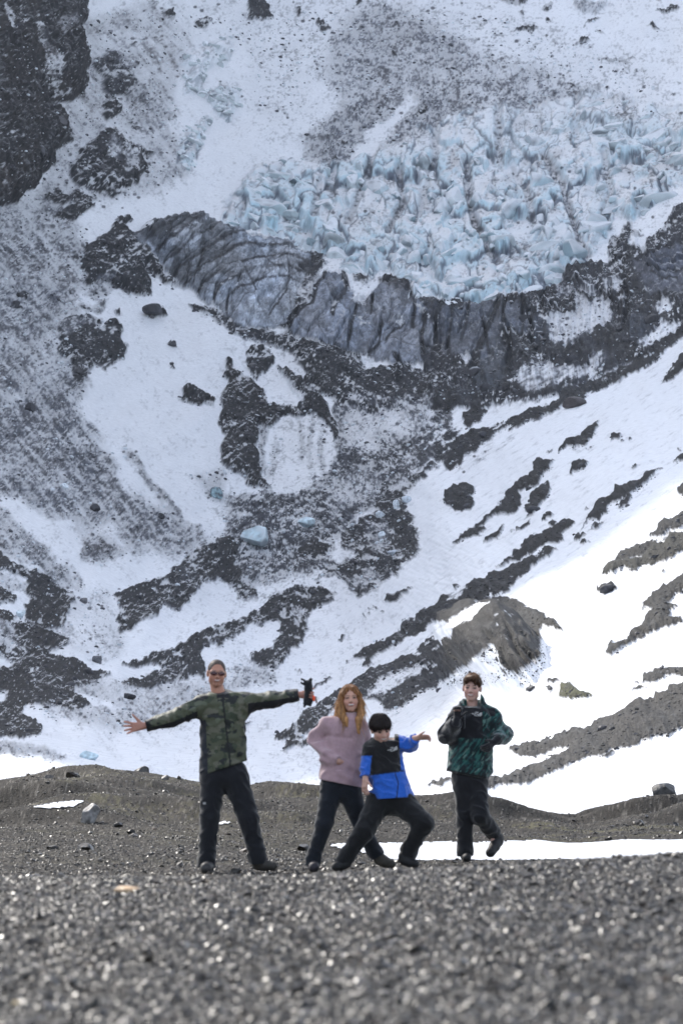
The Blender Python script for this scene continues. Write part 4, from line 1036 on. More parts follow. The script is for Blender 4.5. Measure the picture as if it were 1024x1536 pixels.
# ---- seracs of the icefall
ice_items = []
def trough(u, v):
    for q in TROUGHS:
        for (a, b) in zip(q[:-1], q[1:]):
            e = np.subtract(b, a); t = np.clip(((u - a[0]) * e[0] + (v - a[1]) * e[1]) / (e @ e), 0, 1)
            if math.hypot(u - a[0] - t * e[0], v - a[1] - t * e[1]) < 7: return True
    return False
for k in range(9000):
    u, v = rg.uniform(300, 1060), rg.uniform(120, 470)
    if not inpoly(u, v, ICEP[0]) or trough(u, v): continue
    f = sstep(130, 330, v + .12 * (u - 640))
    if rg.random() > .02 + .055 * f + .05 * float(sstep(370, 430, v)): continue
    s = (8 + 15 * f) * np.exp(rg.normal(0, .5))
    if rg.random() < .12: s *= 1.7
    s = min(s, 54)
    s = s * 1.15 + 4
    ice_items.append((u, v, s, (rg.uniform(.45, .85), rg.uniform(1.1, 2.4), rg.uniform(.7, 1.15)), rg.uniform(-.75, -.25)))
for q in ICEP[1:4]:
    p = np.array(q)
    for k in range(60):
        u, v = rg.uniform(p[:, 0].min(), p[:, 0].max()), rg.uniform(p[:, 1].min(), p[:, 1].max())
        if inpoly(u, v, q): ice_items.append((u, v, rg.uniform(8, 24), (1, 1, .8), -.2))
FLOWS = 1.0
def icecol(rg, w, n, u, v):
    up = sstep(.0, .5, n[:, 2] + .30 * perlin3(w / 1.6, 5))[:, None]
    t = rg.random() ** 1.5; f = float(sstep(150, 330, v))
    ice = np.array([.60, .67, .70]) * (1 - t * f) + np.array([.38, .53, .60]) * t * f
    ice = ice * rg.uniform(.78, 1.08)
    c = ice * (1 - up) + np.array([.72, .745, .78]) * rg.uniform(.85, 1.05) * up
    d = (.8 * sstep(.10, .50, fbm3(w / 1.1, 3, 9)) * (.30 + .70 * float(sstep(400, 230, v))))[:, None] * (.35 + .65 * up)
    lay = (.6 * sstep(.70, .95, np.sin(w[:, 2] * 2.4 + 2 * perlin3(w / 4, 13))))[:, None] * (1 - up) * (rg.random() < .6)
    low = (.65 * sstep(.0, -.8, n[:, 2]))[:, None]  # undersides painted darker, as shade in the gaps between blocks
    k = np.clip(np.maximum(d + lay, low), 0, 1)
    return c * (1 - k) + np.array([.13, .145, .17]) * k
many('icefall_seracs', ice_items, M_ICE, ICO3, icecol, 11, .45, 'structure', seed=5, lo=.40, hi=.74, flow=lambda u, v: FLOWS * .75 * (u - 650) / 330)
# ---- rock crags of the wall, the cliff foot and the ribs
crag = []
for k in range(9000):
    u, v = rg.uniform(-20, 1050), rg.uniform(0, 1150)
    q = seen(u, v)
    i = min(np.searchsorted(-vs, -v), NR - 1); j = min(np.searchsorted(us, u), NC - 1)
    w_, r_, s_ = W[i, j], ROCKM[i, j], SLAB[i, j]
    if s_ > .3 or ICE[i, j] > .3 or MOUNDM[i, j] > .3 or w_ < .7 or r_ < .6: continue
    if v > 800 and u > 500 and rg.random() < .5: continue
    if inpoly(u, v, WALL):
        if rg.random() < .45: continue
        sz = 9 * np.exp(rg.normal(0, .5))
    else: sz = 5.5 * np.exp(rg.normal(0, .45))
    crag.append((u, v, min(sz, 26), (rg.uniform(.8, 1.5), rg.uniform(.8, 1.2), rg.uniform(.5, 1.0)), rg.uniform(-.35, .15)))
crag = crag[:2600]
def cragcol(rg, w, n, u, v):
    t = rg.random(); base = np.array([.040, .040, .047]) * (1 - t) + np.array([.085, .082, .088]) * t
    c = base * (1 + .6 * perlin3(w / .7, 15))[:, None]
    up = (.75 * sstep(.72, .92, n[:, 2] + .35 * perlin3(w / 1.3, 17)) * (v < 800) * (rg.random() < .3))[:, None]
    return c * (1 - up) + np.array([.74, .76, .80]) * up
many('crags', crag, M_LAND, ICO2, cragcol, 7, .3, 'structure', seed=6)
# ---- debris of the avalanche fan and the dirty slopes
deb = []
for k in range(26000):
    u, v = rg.uniform(-20, 1000), rg.uniform(20, 1150)
    i = min(np.searchsorted(-vs, -v), NR - 1); j = min(np.searchsorted(us, u), NC - 1)
    w_ = W[i, j]
    if SLAB[i, j] > .3 or ICE[i, j] > .2 or not (.12 < w_): continue
    if w_ > .85 and rg.random() < .6: continue
    if u > 620 and v > 600 and not (u < 690 and v < 860): continue
    deb.append((u, v, min(2.6 * np.exp(rg.normal(0, .5)), 9), (1.1, 1, .75), .1))
    if len(deb) > 6500: break
def debcol(rg, w, n, u, v):
    if rg.random() < .45: c = np.array([.66, .70, .75]) * rg.uniform(.7, 1.1)
    else: c = np.array([.045, .046, .054]) * rg.uniform(.6, 1.6)
    return np.tile(c, (len(w), 1))
many('debris', deb, M_LAND, _ico(1), debcol, 3, .2, 'stuff', 'broken rock and ice debris strewn over the dirty snow slopes', seed=8, lo=.6, hi=.9)
# ---- scree on the sunlit gravel ribs and the mound
scr = []
for k in range(60000):
    u, v = rg.uniform(400, 1060), rg.uniform(560, 1190)
    i = min(np.searchsorted(-vs, -v), NR - 1); j = min(np.searchsorted(us, u), NC - 1)
    if W[i, j] < .85 or ROCKM[i, j] < .7 or right[i, j] < .5: continue
    scr.append((u, v, min(1.9 * np.exp(rg.normal(0, .45)), 7), (1.1, 1, .8), .15))
    if len(scr) > 6500: break
def scrcol(rg, w, n, u, v): return np.tile(np.array([.042, .040, .039]) * np.exp(rg.normal(0, .55)), (len(w), 1))
many('scree', scr, M_NEAR, _ico(1), scrcol, 3, .2, 'stuff', 'loose scree stones covering the gravel ribs and the rounded mound', seed=9, lo=.6, hi=.9)
# ---- single boulders
def boulder(name, u, v, wpx, hpx, col, label, cat, group=None, gnd=None, seed=1, dpt=1.0, planes=10, up=.3, col2=None, snowcap=0):
    rg = np.random.default_rng(seed)
    if gnd is not None:
        Yb = gnd; p = P(u, v + hpx * .5, Yb); p[2] = float(ground_mesh_z(np.array([p[0]]), np.array([Yb]))[0][0]); px = Yb / FPX
    else:
        p, px, _ = seen(u, v + hpx * .35)
    b = hewn(rg, ICO4, planes, .5, .8, up)
    ext = b.max(0) - b.min(0)
    b = b / ext * np.array([wpx, wpx * dpt, hpx * 1.25]) * px
    b += (b / (np.linalg.norm(b, axis=1, keepdims=True) + 1e-9)) * (fbm3(b / (wpx * px * .22), 3, seed) * wpx * px * .02)[:, None]
    n = vnormals(b, ICO4[1])
    c = np.array(col) * (1 + .5 * fbm3(b / (wpx * px * .2), 3, seed + 2))[:, None].clip(.3, 2)
    if col2 is not None:
        k = sstep(-.1, .3, fbm3(b / (wpx * px * .35), 2, seed + 5))[:, None]; c = c * (1 - k) + np.array(col2) * k
    if snowcap:
        k = (snowcap * sstep(.6, .9, n[:, 2]))[:, None]; c = c * (1 - k) + np.array([.76, .78, .82]) * k
    b[:, 2] += hpx * px * .42
    o = obj(name, mesh_np(name, b, ICO4[1], M_ICE if 'ice' in name else M_NEAR, False, {'Col': c, 'Rough': np.full(len(b), .55)}), label=label, cat=cat, group=group)
    o.location = p
IB = (.56, .68, .74); IW = (.70, .75, .80); DR = (.045, .045, .052)
gI = 'ice blocks fallen onto the debris'
boulder('ice_boulder', 386, 811, 42, 27, IB, 'largest pale blue ice boulder, resting on debris at the foot of the gully', 'ice block', gI, seed=11, col2=(.66, .74, .79))
boulder('ice_boulder', 463, 788, 26, 14, IB, 'low flat pale blue ice block just uphill and right of the largest ice boulder', 'ice block', gI, seed=12)
boulder('ice_boulder', 571, 773, 15, 10, IW, 'smooth white ice block above the round one, on the dark debris tongue', 'ice block', gI, seed=13)
boulder('ice_boulder', 573, 804, 12, 10, IW, 'small round white ice block alone in the middle of the dark debris tongue', 'ice block', gI, seed=14)
boulder('ice_boulder', 595, 759, 13, 14, IW, 'upright pointed white ice block near the top of the dark debris tongue', 'ice block', gI, seed=15)
boulder('ice_boulder', 609, 751, 15, 9, (.55, .60, .66), 'greyish ice block right beside the pointed white one', 'ice block', gI, seed=16)
boulder('ice_boulder', 587, 830, 18, 9, (.42, .46, .52), 'dull grey wide ice block low on the dark debris tongue', 'ice block', gI, seed=17)
boulder('ice_boulder', 323, 741, 20, 16, (.30, .42, .47), 'dirty teal ice boulder at the right foot of the wide snow chute', 'ice block', gI, seed=18, col2=(.10, .12, .14))
boulder('ice_boulder', 95, 731, 13, 9, IW, 'round white ice block lying on the grey gritty left slope', 'ice block', gI, seed=19)
boulder('ice_boulder', 31, 924, 15, 12, (.58, .66, .71), 'pale ice block wedged in the black debris at the left edge', 'ice block', gI, seed=20)
boulder('ice_boulder', 136, 1136, 30, 12, IB, 'bluish ice lump half hidden behind the crest of the gravel hummock', 'ice block', gI, seed=21)
gB = 'boulders on the snow slopes'
for q in [(858, 607, 36, 15, (.072, .062, .062), 'brown oval boulder below the glacier, on the upper edge of the right snowfield', 31), (232, 467, 31, 14, DR, 'wide dark boulder at the top of the snow chute, below the grooved slab', 32), (258, 517, 14, 8, DR, 'small dark boulder in the middle of the smooth snow chute', 33),
          (258, 547, 7, 5, DR, 'tiny dark stone below the small dark boulder on the snow chute', 34), (45, 613, 16, 12, DR, 'black block on the gritty snow at far left, above the grey dirt belt', 35), (31, 443, 12, 9, DR, 'dark stone on the upper left slope, higher of a close pair', 36), (23, 460, 14, 10, DR, 'dark stone on the upper left slope, lower of a close pair', 37),
          (146, 993, 15, 12, (.12, .12, .13), 'grey boulder on the snow just right of the black left debris', 38), (193, 1046, 19, 9, DR, 'flat dark boulder at the snowy edge of the basin, left of the hand', 39), (795, 1033, 13, 7, DR, 'dark boulder lying in the blue shadow of the rounded gravel mound', 40),
          (909, 883, 25, 12, DR, 'dark flat boulder alone on the bright right snowfield', 41), (722, 654, 11, 9, DR, 'small dark boulder high on the right snowfield', 42), (127, 904, 13, 8, (.11, .11, .12), 'grey stone on the snow above the black left debris', 43), (145, 765, 16, 11, DR, 'black jagged block in the middle of the gritty left slope', 44), (240, 776, 10, 9, DR, 'dark stone beside the thin dirt streak on the snow', 45)]:
    boulder('boulder', *q[:5], q[5], 'boulder', gB, seed=q[6])
gG = 'boulders on the gravel'
for q in [(135, 1261, 29, 28, (.17, .165, .165), 'pale grey angular boulder standing on the gravel left of the man', 34.0, 51, 1.0), (49, 1217, 24, 13, (.075, .070, .066), 'dark brown boulder on the left hummock below the small snow patch', 44.0, 52, .9), (71, 1223, 17, 11, (.06, .055, .052), 'smaller dark boulder touching the right side of the brown one', 43.5, 53, .9),
          (212, 1149, 24, 12, (.055, .053, .052), 'blocky dark boulder on the skyline of the left hummock', 57.0, 54, .8), (998, 1212, 40, 25, (.050, .048, .048), 'angular dark boulder at the right edge below the snow slope', 54.0, 55, .9), (769, 1220, 26, 9, (.060, .056, .054), 'low flat dark boulder on the gravel right of the teenager', 50.0, 56, .8),
          (605, 1236, 21, 8, (.10, .075, .062), 'flat brownish rock on the gravel behind the boy\'s bent knee', 40.0, 57, .9), (677, 1213, 19, 9, (.06, .055, .052), 'dark rock on the gravel just left of the teenager\'s hip', 52.0, 58, .9), (354, 1299, 16, 9, (.040, .038, .036), 'small dark stone on the ground between the man\'s boots', 21.8, 59, .8),
          (202, 1274, 11, 6, (.13, .12, .115), 'small pale stone between the grey boulder and the man', 31.0, 60, .9), (248, 1182, 12, 7, (.15, .14, .135), 'small light stone on the hummock ridge left of the man', 50.0, 61, .9)]:
    boulder('boulder', q[0], q[1], q[2], q[3], q[4], q[5], 'boulder', gG, gnd=q[6], seed=q[7], dpt=q[8])
boulder('stone', 186, 1336, 38, 9, (.46, .31, .18), 'flat tan stone lying in the blurred foreground gravel', 'stone', gnd=11.6, seed=71, dpt=1.2)
boulder('stone', 24, 1492, 14, 8, (.50, .38, .20), 'little yellowish stone near the lower left corner of the gravel', 'stone', gnd=6.45, seed=72, dpt=1.1)
# ================================================================== PEOPLE
class Sdf:
    """signed distance grid: parts blend into one continuous skin"""
    def __init__(s, lo, hi, h):
        s.h = h; s.lo = np.array(lo, float)
        n = np.ceil((np.array(hi) - s.lo) / h).astype(int) + 1
        s.ax = [(s.lo[i] + h * np.arange(n[i])).astype(np.float32) for i in range(3)]
        s.F = np.full(n, .5, np.float32); s.cuts = []
    def win(s, lo, hi):
        sl = []
        for i in range(3):
            a = int(np.clip(np.floor((lo[i] - s.lo[i]) / s.h), 0, s.F.shape[i] - 1)); b = int(np.clip(np.ceil((hi[i] - s.lo[i]) / s.h) + 1, a + 1, s.F.shape[i]))
            sl.append(slice(a, b))
        return tuple(sl), s.ax[0][sl[0]][:, None, None], s.ax[1][sl[1]][None, :, None], s.ax[2][sl[2]][None, None, :]
    def put(s, sl, d, k):
        f = s.F[sl]
        if k > 0:
            hh = np.clip(.5 + .5 * (f - d) / k, 0, 1)
            s.F[sl] = f * (1 - hh) + d * hh - k * hh * (1 - hh)
        else: s.F[sl] = np.minimum(f, d)
    def cone(s, a, b, ra, rb, k=.03, fy=1.0):
        a = np.asarray(a, float); b = np.asarray(b, float); r = max(ra, rb) + k + .03
        sl, x, y, z = s.win(np.minimum(a, b) - r, np.maximum(a, b) + r)
        e = b - a; ey = e[1] / fy
        px, py, pz = x - a[0], (y - a[1]) / fy, z - a[2]
        L = e[0] ** 2 + ey ** 2 + e[2] ** 2 + 1e-9
        t = np.clip((px * e[0] + py * ey + pz * e[2]) / L, 0, 1)
        d = np.sqrt((px - t * e[0]) ** 2 + (py - t * ey) ** 2 + (pz - t * e[2]) ** 2) - (ra + (rb - ra) * t)
        s.put(sl, d, k)
    def chain(s, pts, rs, k=.03, fy=1.0):
        for i in range(len(pts) - 1): s.cone(pts[i], pts[i + 1], rs[i], rs[i + 1], k, fy)
    def cut(s, p, n, lo=None, hi=None):
        s.cuts.append((p, n, lo, hi))
    def _cut(s, p, n, lo=None, hi=None):
        """remove what lies beyond the plane (in direction n), inside an optional box"""
        if lo is None: sl = (slice(None),) * 3; x, y, z = s.ax[0][:, None, None], s.ax[1][None, :, None], s.ax[2][None, None, :]
        else: lo, hi = np.minimum(lo, hi), np.maximum(lo, hi); sl, x, y, z = s.win(lo, hi)
        n = np.asarray(n, float) / np.linalg.norm(n)
        s.F[sl] = np.maximum(s.F[sl], ((x - p[0]) * n[0] + (y - p[1]) * n[1] + (z - p[2]) * n[2]).astype(np.float32))
    def disp(s, fn, band=.03):
        m = np.abs(s.F) < band
        i = np.nonzero(m)
        p = np.stack([s.ax[0][i[0]], s.ax[1][i[1]], s.ax[2][i[2]]], -1)
        s.F[m] += fn(p).astype(np.float32)
    def mesh(s):
        for c_ in s.cuts: s._cut(*c_)
        F = s.F; sg = F < 0
        c = np.zeros(np.array(F.shape) - 1, np.int8)
        for dx in (0, 1):
            for dy in (0, 1):
                for dz in (0, 1):
                    c += sg[dx:F.shape[0] - 1 + dx, dy:F.shape[1] - 1 + dy, dz:F.shape[2] - 1 + dz]
        i, j, k = np.nonzero((c > 0) & (c < 8))
        acc = np.zeros((len(i), 3)); cnt = np.zeros(len(i))
        C = [(0,0,0),(1,0,0),(0,1,0),(1,1,0),(0,0,1),(1,0,1),(0,1,1),(1,1,1)]
        val = [F[i + a, j + b, k + g] for a, b, g in C]
        for a in range(8):
            for b in range(a + 1, 8):
                if sum(abs(C[a][q] - C[b][q]) for q in range(3)) != 1: continue
                cr = (val[a] < 0) != (val[b] < 0)
                t = np.where(cr, val[a] / np.where(cr, val[a] - val[b], 1), 0)
                for q in range(3): acc[:, q] += np.where(cr, C[a][q] + t * (C[b][q] - C[a][q]), 0)
                cnt += cr
        V_ = (acc / cnt[:, None] + np.stack([i, j, k], -1)) * s.h + s.lo
        vid = np.full(c.shape, -1, np.int32); vid[i, j, k] = np.arange(len(i))
        qs = []
        for axn in range(3):
            o1, o2 = [q for q in range(3) if q != axn]
            A = [slice(None)] * 3; B = [slice(None)] * 3
            A[axn] = slice(0, -1); B[axn] = slice(1, None)
            ch = sg[tuple(A)] != sg[tuple(B)]
            e = np.array(np.nonzero(ch))
            ok = (e[o1] > 0) & (e[o2] > 0) & (e[o1] < F.shape[o1] - 1) & (e[o2] < F.shape[o2] - 1)
            e = e[:, ok]
            neg = sg[tuple(e)]
            def cell(d1, d2):
                f = e.copy(); f[o1] -= d1; f[o2] -= d2
                return vid[f[0], f[1], f[2]]
            q = np.stack([cell(1, 1), cell(0, 1), cell(0, 0), cell(1, 0)], -1)
            flip = neg if axn != 1 else ~neg
            q[~flip] = q[~flip][:, ::-1]
            qs.append(q)
        return V_, np.concatenate(qs)

def smin(a, b, k):
    h = np.clip(.5 + .5 * (b - a) / k, 0, 1)
    return b * (1 - h) + a * h - k * h * (1 - h)

def rotm(yaw=0, pitch=0, roll=0):
    """head frame: local (right, forward, up) to world; yaw>0 turns to picture right, pitch>0 looks down, roll>0 tips to picture right"""
    yaw, pitch, roll = map(math.radians, (yaw, pitch, roll))
    Rz = np.array([[math.cos(roll), 0, math.sin(roll)], [0, 1, 0], [-math.sin(roll), 0, math.cos(roll)]])
    Rx = np.array([[1, 0, 0], [0, math.cos(pitch), math.sin(pitch)], [0, -math.sin(pitch), math.cos(pitch)]])
    Ry = np.array([[math.cos(yaw), math.sin(yaw), 0], [-math.sin(yaw), math.cos(yaw), 0], [0, 0, 1]])
    return np.diag([1., -1., 1.]) @ Rz @ Ry @ Rx

def ellf(x, y, z, c, r):
    a, b, g = (x - c[0]) / r[0], (y - c[1]) / r[1], (z - c[2]) / r[2]
    k0 = np.sqrt(a * a + b * b + g * g) + 1e-6
    k1 = np.sqrt((a / r[0]) ** 2 + (b / r[1]) ** 2 + (g / r[2]) ** 2) + 1e-6
    return k0 * (k0 - 1) / k1
def capf(x, y, z, a, b, ra, rb):
    e = np.subtract(b, a); px, py, pz = x - a[0], y - a[1], z - a[2]
    t = np.clip((px * e[0] + py * e[1] + pz * e[2]) / (e @ e), 0, 1)
    return np.sqrt((px - t * e[0]) ** 2 + (py - t * e[1]) ** 2 + (pz - t * e[2]) ** 2) - (ra + (rb - ra) * t)

def tolocal(p, c, R, s):
    return (np.asarray(p) - c) @ R / s
class Head:
    def __init__(h, c, R, s=1.0): h.c = np.asarray(c); h.R = R; h.s = s
    def w(h, x, y, z): return h.c + h.R @ np.array([x, y, z]) * h.s
    def grid(h, S, ext=.2):
        sl, x, y, z = S.win(h.c - ext * h.s, h.c + ext * h.s)
        x, y, z = np.broadcast_arrays(x - h.c[0], y - h.c[1], z - h.c[2])
        R = h.R
        return sl, (x * R[0, 0] + y * R[1, 0] + z * R[2, 0]) / h.s, (x * R[0, 1] + y * R[1, 1] + z * R[2, 1]) / h.s, (x * R[0, 2] + y * R[1, 2] + z * R[2, 2]) / h.s
    def skull(h, S, jaw=1.0, smile=1.0):
        sl, x, y, z = h.grid(S)
        ax_ = np.abs(x)
        d = ellf(x, y, z, (0, -.018, .030), (.073, .092, .084))
        d = smin(d, ellf(x, y, z, (0, .022, -.032), (.060 * jaw, .064, .076)), .03)
        d = smin(d, ellf(x, y, z, (0, .050, -.092), (.030 * jaw, .030, .024)), .022)
        d = smin(d, ellf(ax_, y, z, (.042 * jaw, .008, -.066), (.018, .034, .024)), .02)
        d = smin(d, ellf(ax_, y, z, (.037, .050, -.030), (.024, .024, .022)), .02)
        d = smin(d, capf(ax_, y, z, (.006, .076, .019), (.044, .062, .017), .012, .010), .014)
        d = np.maximum(d, -ellf(ax_, y, z, (.031, .094, .001), (.017, .016, .010)) * 1.0)
        d = smin(d, ellf(ax_, y, z, (.031, .068, .001), (.014, .014, .012)), .004)
        d = smin(d, capf(x, y, z, (0, .082, .004), (0, .100, -.028), .008, .012), .010)
        d = smin(d, ellf(ax_, y, z, (.011, .090, -.032), (.009, .011, .008)), .006)
        d = smin(d, ellf(x, y, z, (0, .078, -.060), (.028, .013, .013)), .010)
        d = smin(d, ellf(ax_, y, z, (.076, -.010, -.006), (.010, .021, .031)), .008)
        S.put(sl, (d * h.s).astype(np.float32), .01)
    def colour(h, P_, base, lips=(.38, .15, .14), brow=(.06, .04, .03), teeth=False, iris=(.03, .022, .018), ear=None):
        q = tolocal(P_, h.c, h.R, h.s); x, y, z = q.T; ax_ = np.abs(x)
        C = np.tile(np.array(base, float), (len(P_), 1))
        f = (y > .02)
        ch = np.exp(-((ax_ - .040) / .022) ** 2 - ((z + .030) / .022) ** 2) * f
        C = C * (1 - .35 * ch[:, None]) + np.array(base) * np.array([1.08, .72, .70]) * .35 * ch[:, None]
        def setm(m, c): C[m] = c
        mz = -.0595 + 6.5 * x * x
        setm(f & (ax_ < .034) & (np.abs(z - mz) < (.0140 if teeth == 'open' else .0110) * (1 - (ax_ / .038) ** 2)), lips)
        if teeth: setm(f & (ax_ < .026) & (np.abs(z - mz - .0005) < (.0085 if teeth == 'open' else .0055) * (1 - (ax_ / .029) ** 2)), (.62, .57, .53))
        if teeth == 'open': setm(f & (ax_ < .016) & (z - mz < -.0040) & (z - mz > -.0090), (.12, .03, .03))
        setm(f & (np.abs(ax_ - .031) < .0145) & (np.abs(z - .001) < .0055), (.20, .15, .13))
        setm(f & (np.abs(ax_ - .031) < .0075) & (np.abs(z - .001) < .0062), iris)
        setm(f & (np.abs(ax_ - .031) < .016) & (np.abs(z - .0075) < .0022), (.06, .04, .03))
        setm(f & (np.abs(ax_ - .031 - 0) < .019) & (np.abs(z - .0225 + 6 * (ax_ - .031) ** 2) < .0042), brow)
        return C

def hand(S, w, d, t, n=None, spread=.16, curl=(.25, .3, .3, .35), s=1.0, r=.0088, thumb=.75, tcurl=.2):
    """palm, four fingers of different length with two bends, and a thumb off the side of the palm.
    w wrist, d pointing direction, t direction of the thumb side"""
    d = np.asarray(d, float); d /= np.linalg.norm(d); t = np.asarray(t, float); t = t - d * (t @ d); t /= np.linalg.norm(t)
    nn = np.cross(t, d) if n is None else np.asarray(n, float)
    nn = nn - d * (nn @ d) - t * (nn @ t); nn /= np.linalg.norm(nn)          # direction the fingers curl towards
    w = np.asarray(w, float)
    S.cone(w - d * .03 * s, w + d * .02 * s, .024 * s, .024 * s, .01)
    for o in (-.026, -.009, .009, .026):
        S.cone(w + d * .015 * s + t * o * .6 * s, w + d * .088 * s + t * o * s, .013 * s, .0125 * s, .014)
    tips = []
    for q, (o, L) in enumerate(((.029, .072), (.010, .080), (-.010, .076), (-.028, .060))):
        a = -spread * (o / .029) * -1
        dd = d * math.cos(a) + t * math.sin(a)
        p = w + d * .090 * s + t * o * s
        ang = 0
        for seg, fr in enumerate((.45, .30, .25)):
            ang += curl[q] * (1.0 if seg else .8)
            v_ = dd * math.cos(ang) + nn * math.sin(ang)
            p2 = p + v_ * L * fr * s
            S.cone(p, p2, (r - .0006 * seg) * s, (r - .0006 * (seg + 1)) * s, .004)
            p = p2
        tips.append(p)
    p = w + d * .028 * s + t * .024 * s
    a = thumb
    v_ = d * math.cos(a) + t * math.sin(a)
    p1 = p + v_ * .042 * s; S.cone(p, p1, .0145 * s, .0115 * s, .012)
    v2 = v_ * math.cos(tcurl) + (nn * .6 + d * .5) * math.sin(tcurl); v2 /= np.linalg.norm(v2)
    p2 = p1 + v2 * .032 * s; S.cone(p1, p2, .0105 * s, .009 * s, .004)
    S.cone(p2, p2 + v2 * .022 * s, .0095 * s, .0078 * s, .004)

def hemcut(S, a, b, down=True, lo=None, hi=None):
    e = np.asarray(b) - np.asarray(a); n = np.array([e[2], 0, -e[0]])
    if (n[2] > 0) == down: n = -n
    S.cut(a, n, lo, hi)

def proj(p):
    b = (p[:, 2] - CAM_Z) / p[:, 1]
    v = 768 - FPX * np.tan(np.arctan(b) - TH)
    return 512 + FPX * p[:, 0] / p[:, 1] / (CT + ST * b), v

M_SKIN = vmat('skin', rough=.52, spec=.35, bump=.0006, bump_scale=220, var=.06, var_scale=60)
for n_ in M_SKIN.node_tree.nodes:
    if n_.type == 'BSDF_PRINCIPLED': n_.inputs['Subsurface Weight'].default_value = .12; n_.inputs['Subsurface Radius'].default_value = (.012, .005, .003)
M_CLOTH = vmat('woven cloth', rough=.85, spec=.25, sheen=.25, bump=.0012, bump_scale=160, var=.12, var_scale=25, bump2=[(28, .004)])
M_SHELL = vmat('smooth shell cloth', rough=.62, spec=.3, sheen=.12, bump=.0008, bump_scale=180, var=.12, var_scale=18, bump2=[(22, .005)])
M_FLEECE = vmat('fleece', rough=.95, spec=.15, sheen=.5, bump=.004, bump_scale=120, var=.15, var_scale=60)
M_KNIT = vmat('knitted wool', rough=.95, spec=.15, sheen=.45, bump=.003, bump_scale=140, var=.10, var_scale=40)
M_HAIR = vmat('hair', rough=.6, spec=.25, bump=.002, bump_scale=120, var=.3, var_scale=50, trans=.22)
M_SHOE = vmat('boot leather', rough=.65, spec=.35, bump=.002, bump_scale=70, var=.2, var_scale=30)
M_GLOSS = vmat('dark glass', rough=.08, spec=.6)
M_PLAIN = vmat('print', rough=.7, spec=.3)

def emit(name, S, mat, parent, colf, base, label=None, cat=None, group=None):
    v_, q = S.mesh()
    c = colf(v_) if callable(colf) else np.tile(np.array(colf, float), (len(v_), 1))
    o = obj(name, mesh_np(name, v_ - base, q, mat, True, {'Col': c}), parent, label, cat, group)
    if parent is None: o.location = base
    o['_n'] = 0; del o['_n']
    return o, v_

def bbox(pts, m=.18):
    p = np.array(pts); return p.min(0) - m, p.max(0) + m

def folds(S, amp, sc, seed, along=None):
    def f(p):
        q = (p + .35 * np.roll(p, 1, axis=1)) * np.array([1, 1, 1.15]) / sc
        r = 1 - 2.2 * np.abs(perlin3(q, seed))
        return -amp * (sstep(.1, 1, r) * 1.5 - .4) + amp * .35 * perlin3(p / (sc * .5), seed + 3)
    S.disp(f)

def shoe(parent, heel, toe, gz, col, base, sole=(.02, .02, .02), r=.046, ankle=None, lift=None, hgt=.03):
    heel = np.asarray(heel, float); toe = np.asarray(toe, float)
    pts = [heel, toe] + ([np.asarray(ankle)] if ankle is not None else [])
    lo, hi = bbox(pts, .13)
    S = Sdf(lo, hi, .006)
    d = toe - heel; L = np.linalg.norm(d); d /= L
    S.cone(heel, heel + d * L * .5, r * .88, r * .95, .02)
    S.cone(heel + d * L * .5, toe, r * .95, r * .86, .02)
    S.cone(heel + np.array([0, 0, hgt]), heel + d * L * .35 + np.array([0, 0, hgt * .6]), r * .9, r * .85, .02)
    if ankle is not None: S.cone(heel + d * .02, ankle, r * .95, r * 1.02, .02)
    S.disp(lambda p: .002 * perlin3(p / .03, 5))
    up = np.array([0, 0, 1.])
    if lift is not None: up = up - d * d[2]; up /= np.linalg.norm(up)
    bp = heel - up * r * .70
    if lift is None: bp = np.array([heel[0], heel[1], gz])
    S.cut(bp, -up)
    def cf(p):
        hgt_ = (p - bp) @ up
        c = np.tile(np.array(col, float), (len(p), 1)); c[hgt_ < .022] = sole
        return c
    o, _ = emit('shoe', S, M_SHOE, parent, cf, base)
    return o

def strands(parent, base, roots, dirs, length, col, mat, wid=.0022, seg=7, seed=1, wave=.012):
    """loose hair strands as thin tapering ribbons"""
    r_ = np.random.default_rng(seed); vv, ff, cc = [], [], []
    for a, d in zip(roots, dirs):
        L = length * r_.uniform(.5, 1.1); p = np.array(a, float); d = np.array(d, float); ph = r_.uniform(0, 6.28); c = np.array(col) * r_.uniform(.6, 1.4)
        sd = np.cross(d, (0, 1, 0)); sd /= np.linalg.norm(sd) + 1e-6
        for k in range(seg + 1):
            t = k / seg; w_ = wid * (1 - .8 * t)
            o_ = sd * wave * math.sin(ph + 5 * t) * t
            i0 = len(vv); vv += [p + o_ - sd * w_, p + o_ + sd * w_, p + o_ + np.array([0, -w_, 0])]
            cc += [c] * 3
            if k:
                a0 = i0 - 3
                ff += [(a0, a0 + 1, i0 + 1, i0), (a0 + 1, a0 + 2, i0 + 2, i0 + 1), (a0 + 2, a0, i0, i0 + 2)]
            p = p + d * L / seg; d = d + np.array([0, 0, -.16]) + r_.normal(0, .05, 3); d /= np.linalg.norm(d)
    return obj('loose_strands', mesh_np('loose_strands', np.array(vv) - base, np.array(ff), mat, True, {'Col': np.array(cc)}), parent, kind='stuff')

def frontpt(V_, u, v, rad=3):
    uu, vv = proj(V_)
    m = (np.abs(uu - u) < rad) & (np.abs(vv - v) < rad)
    q = V_[m]; return q[np.argmin(q[:, 1])]

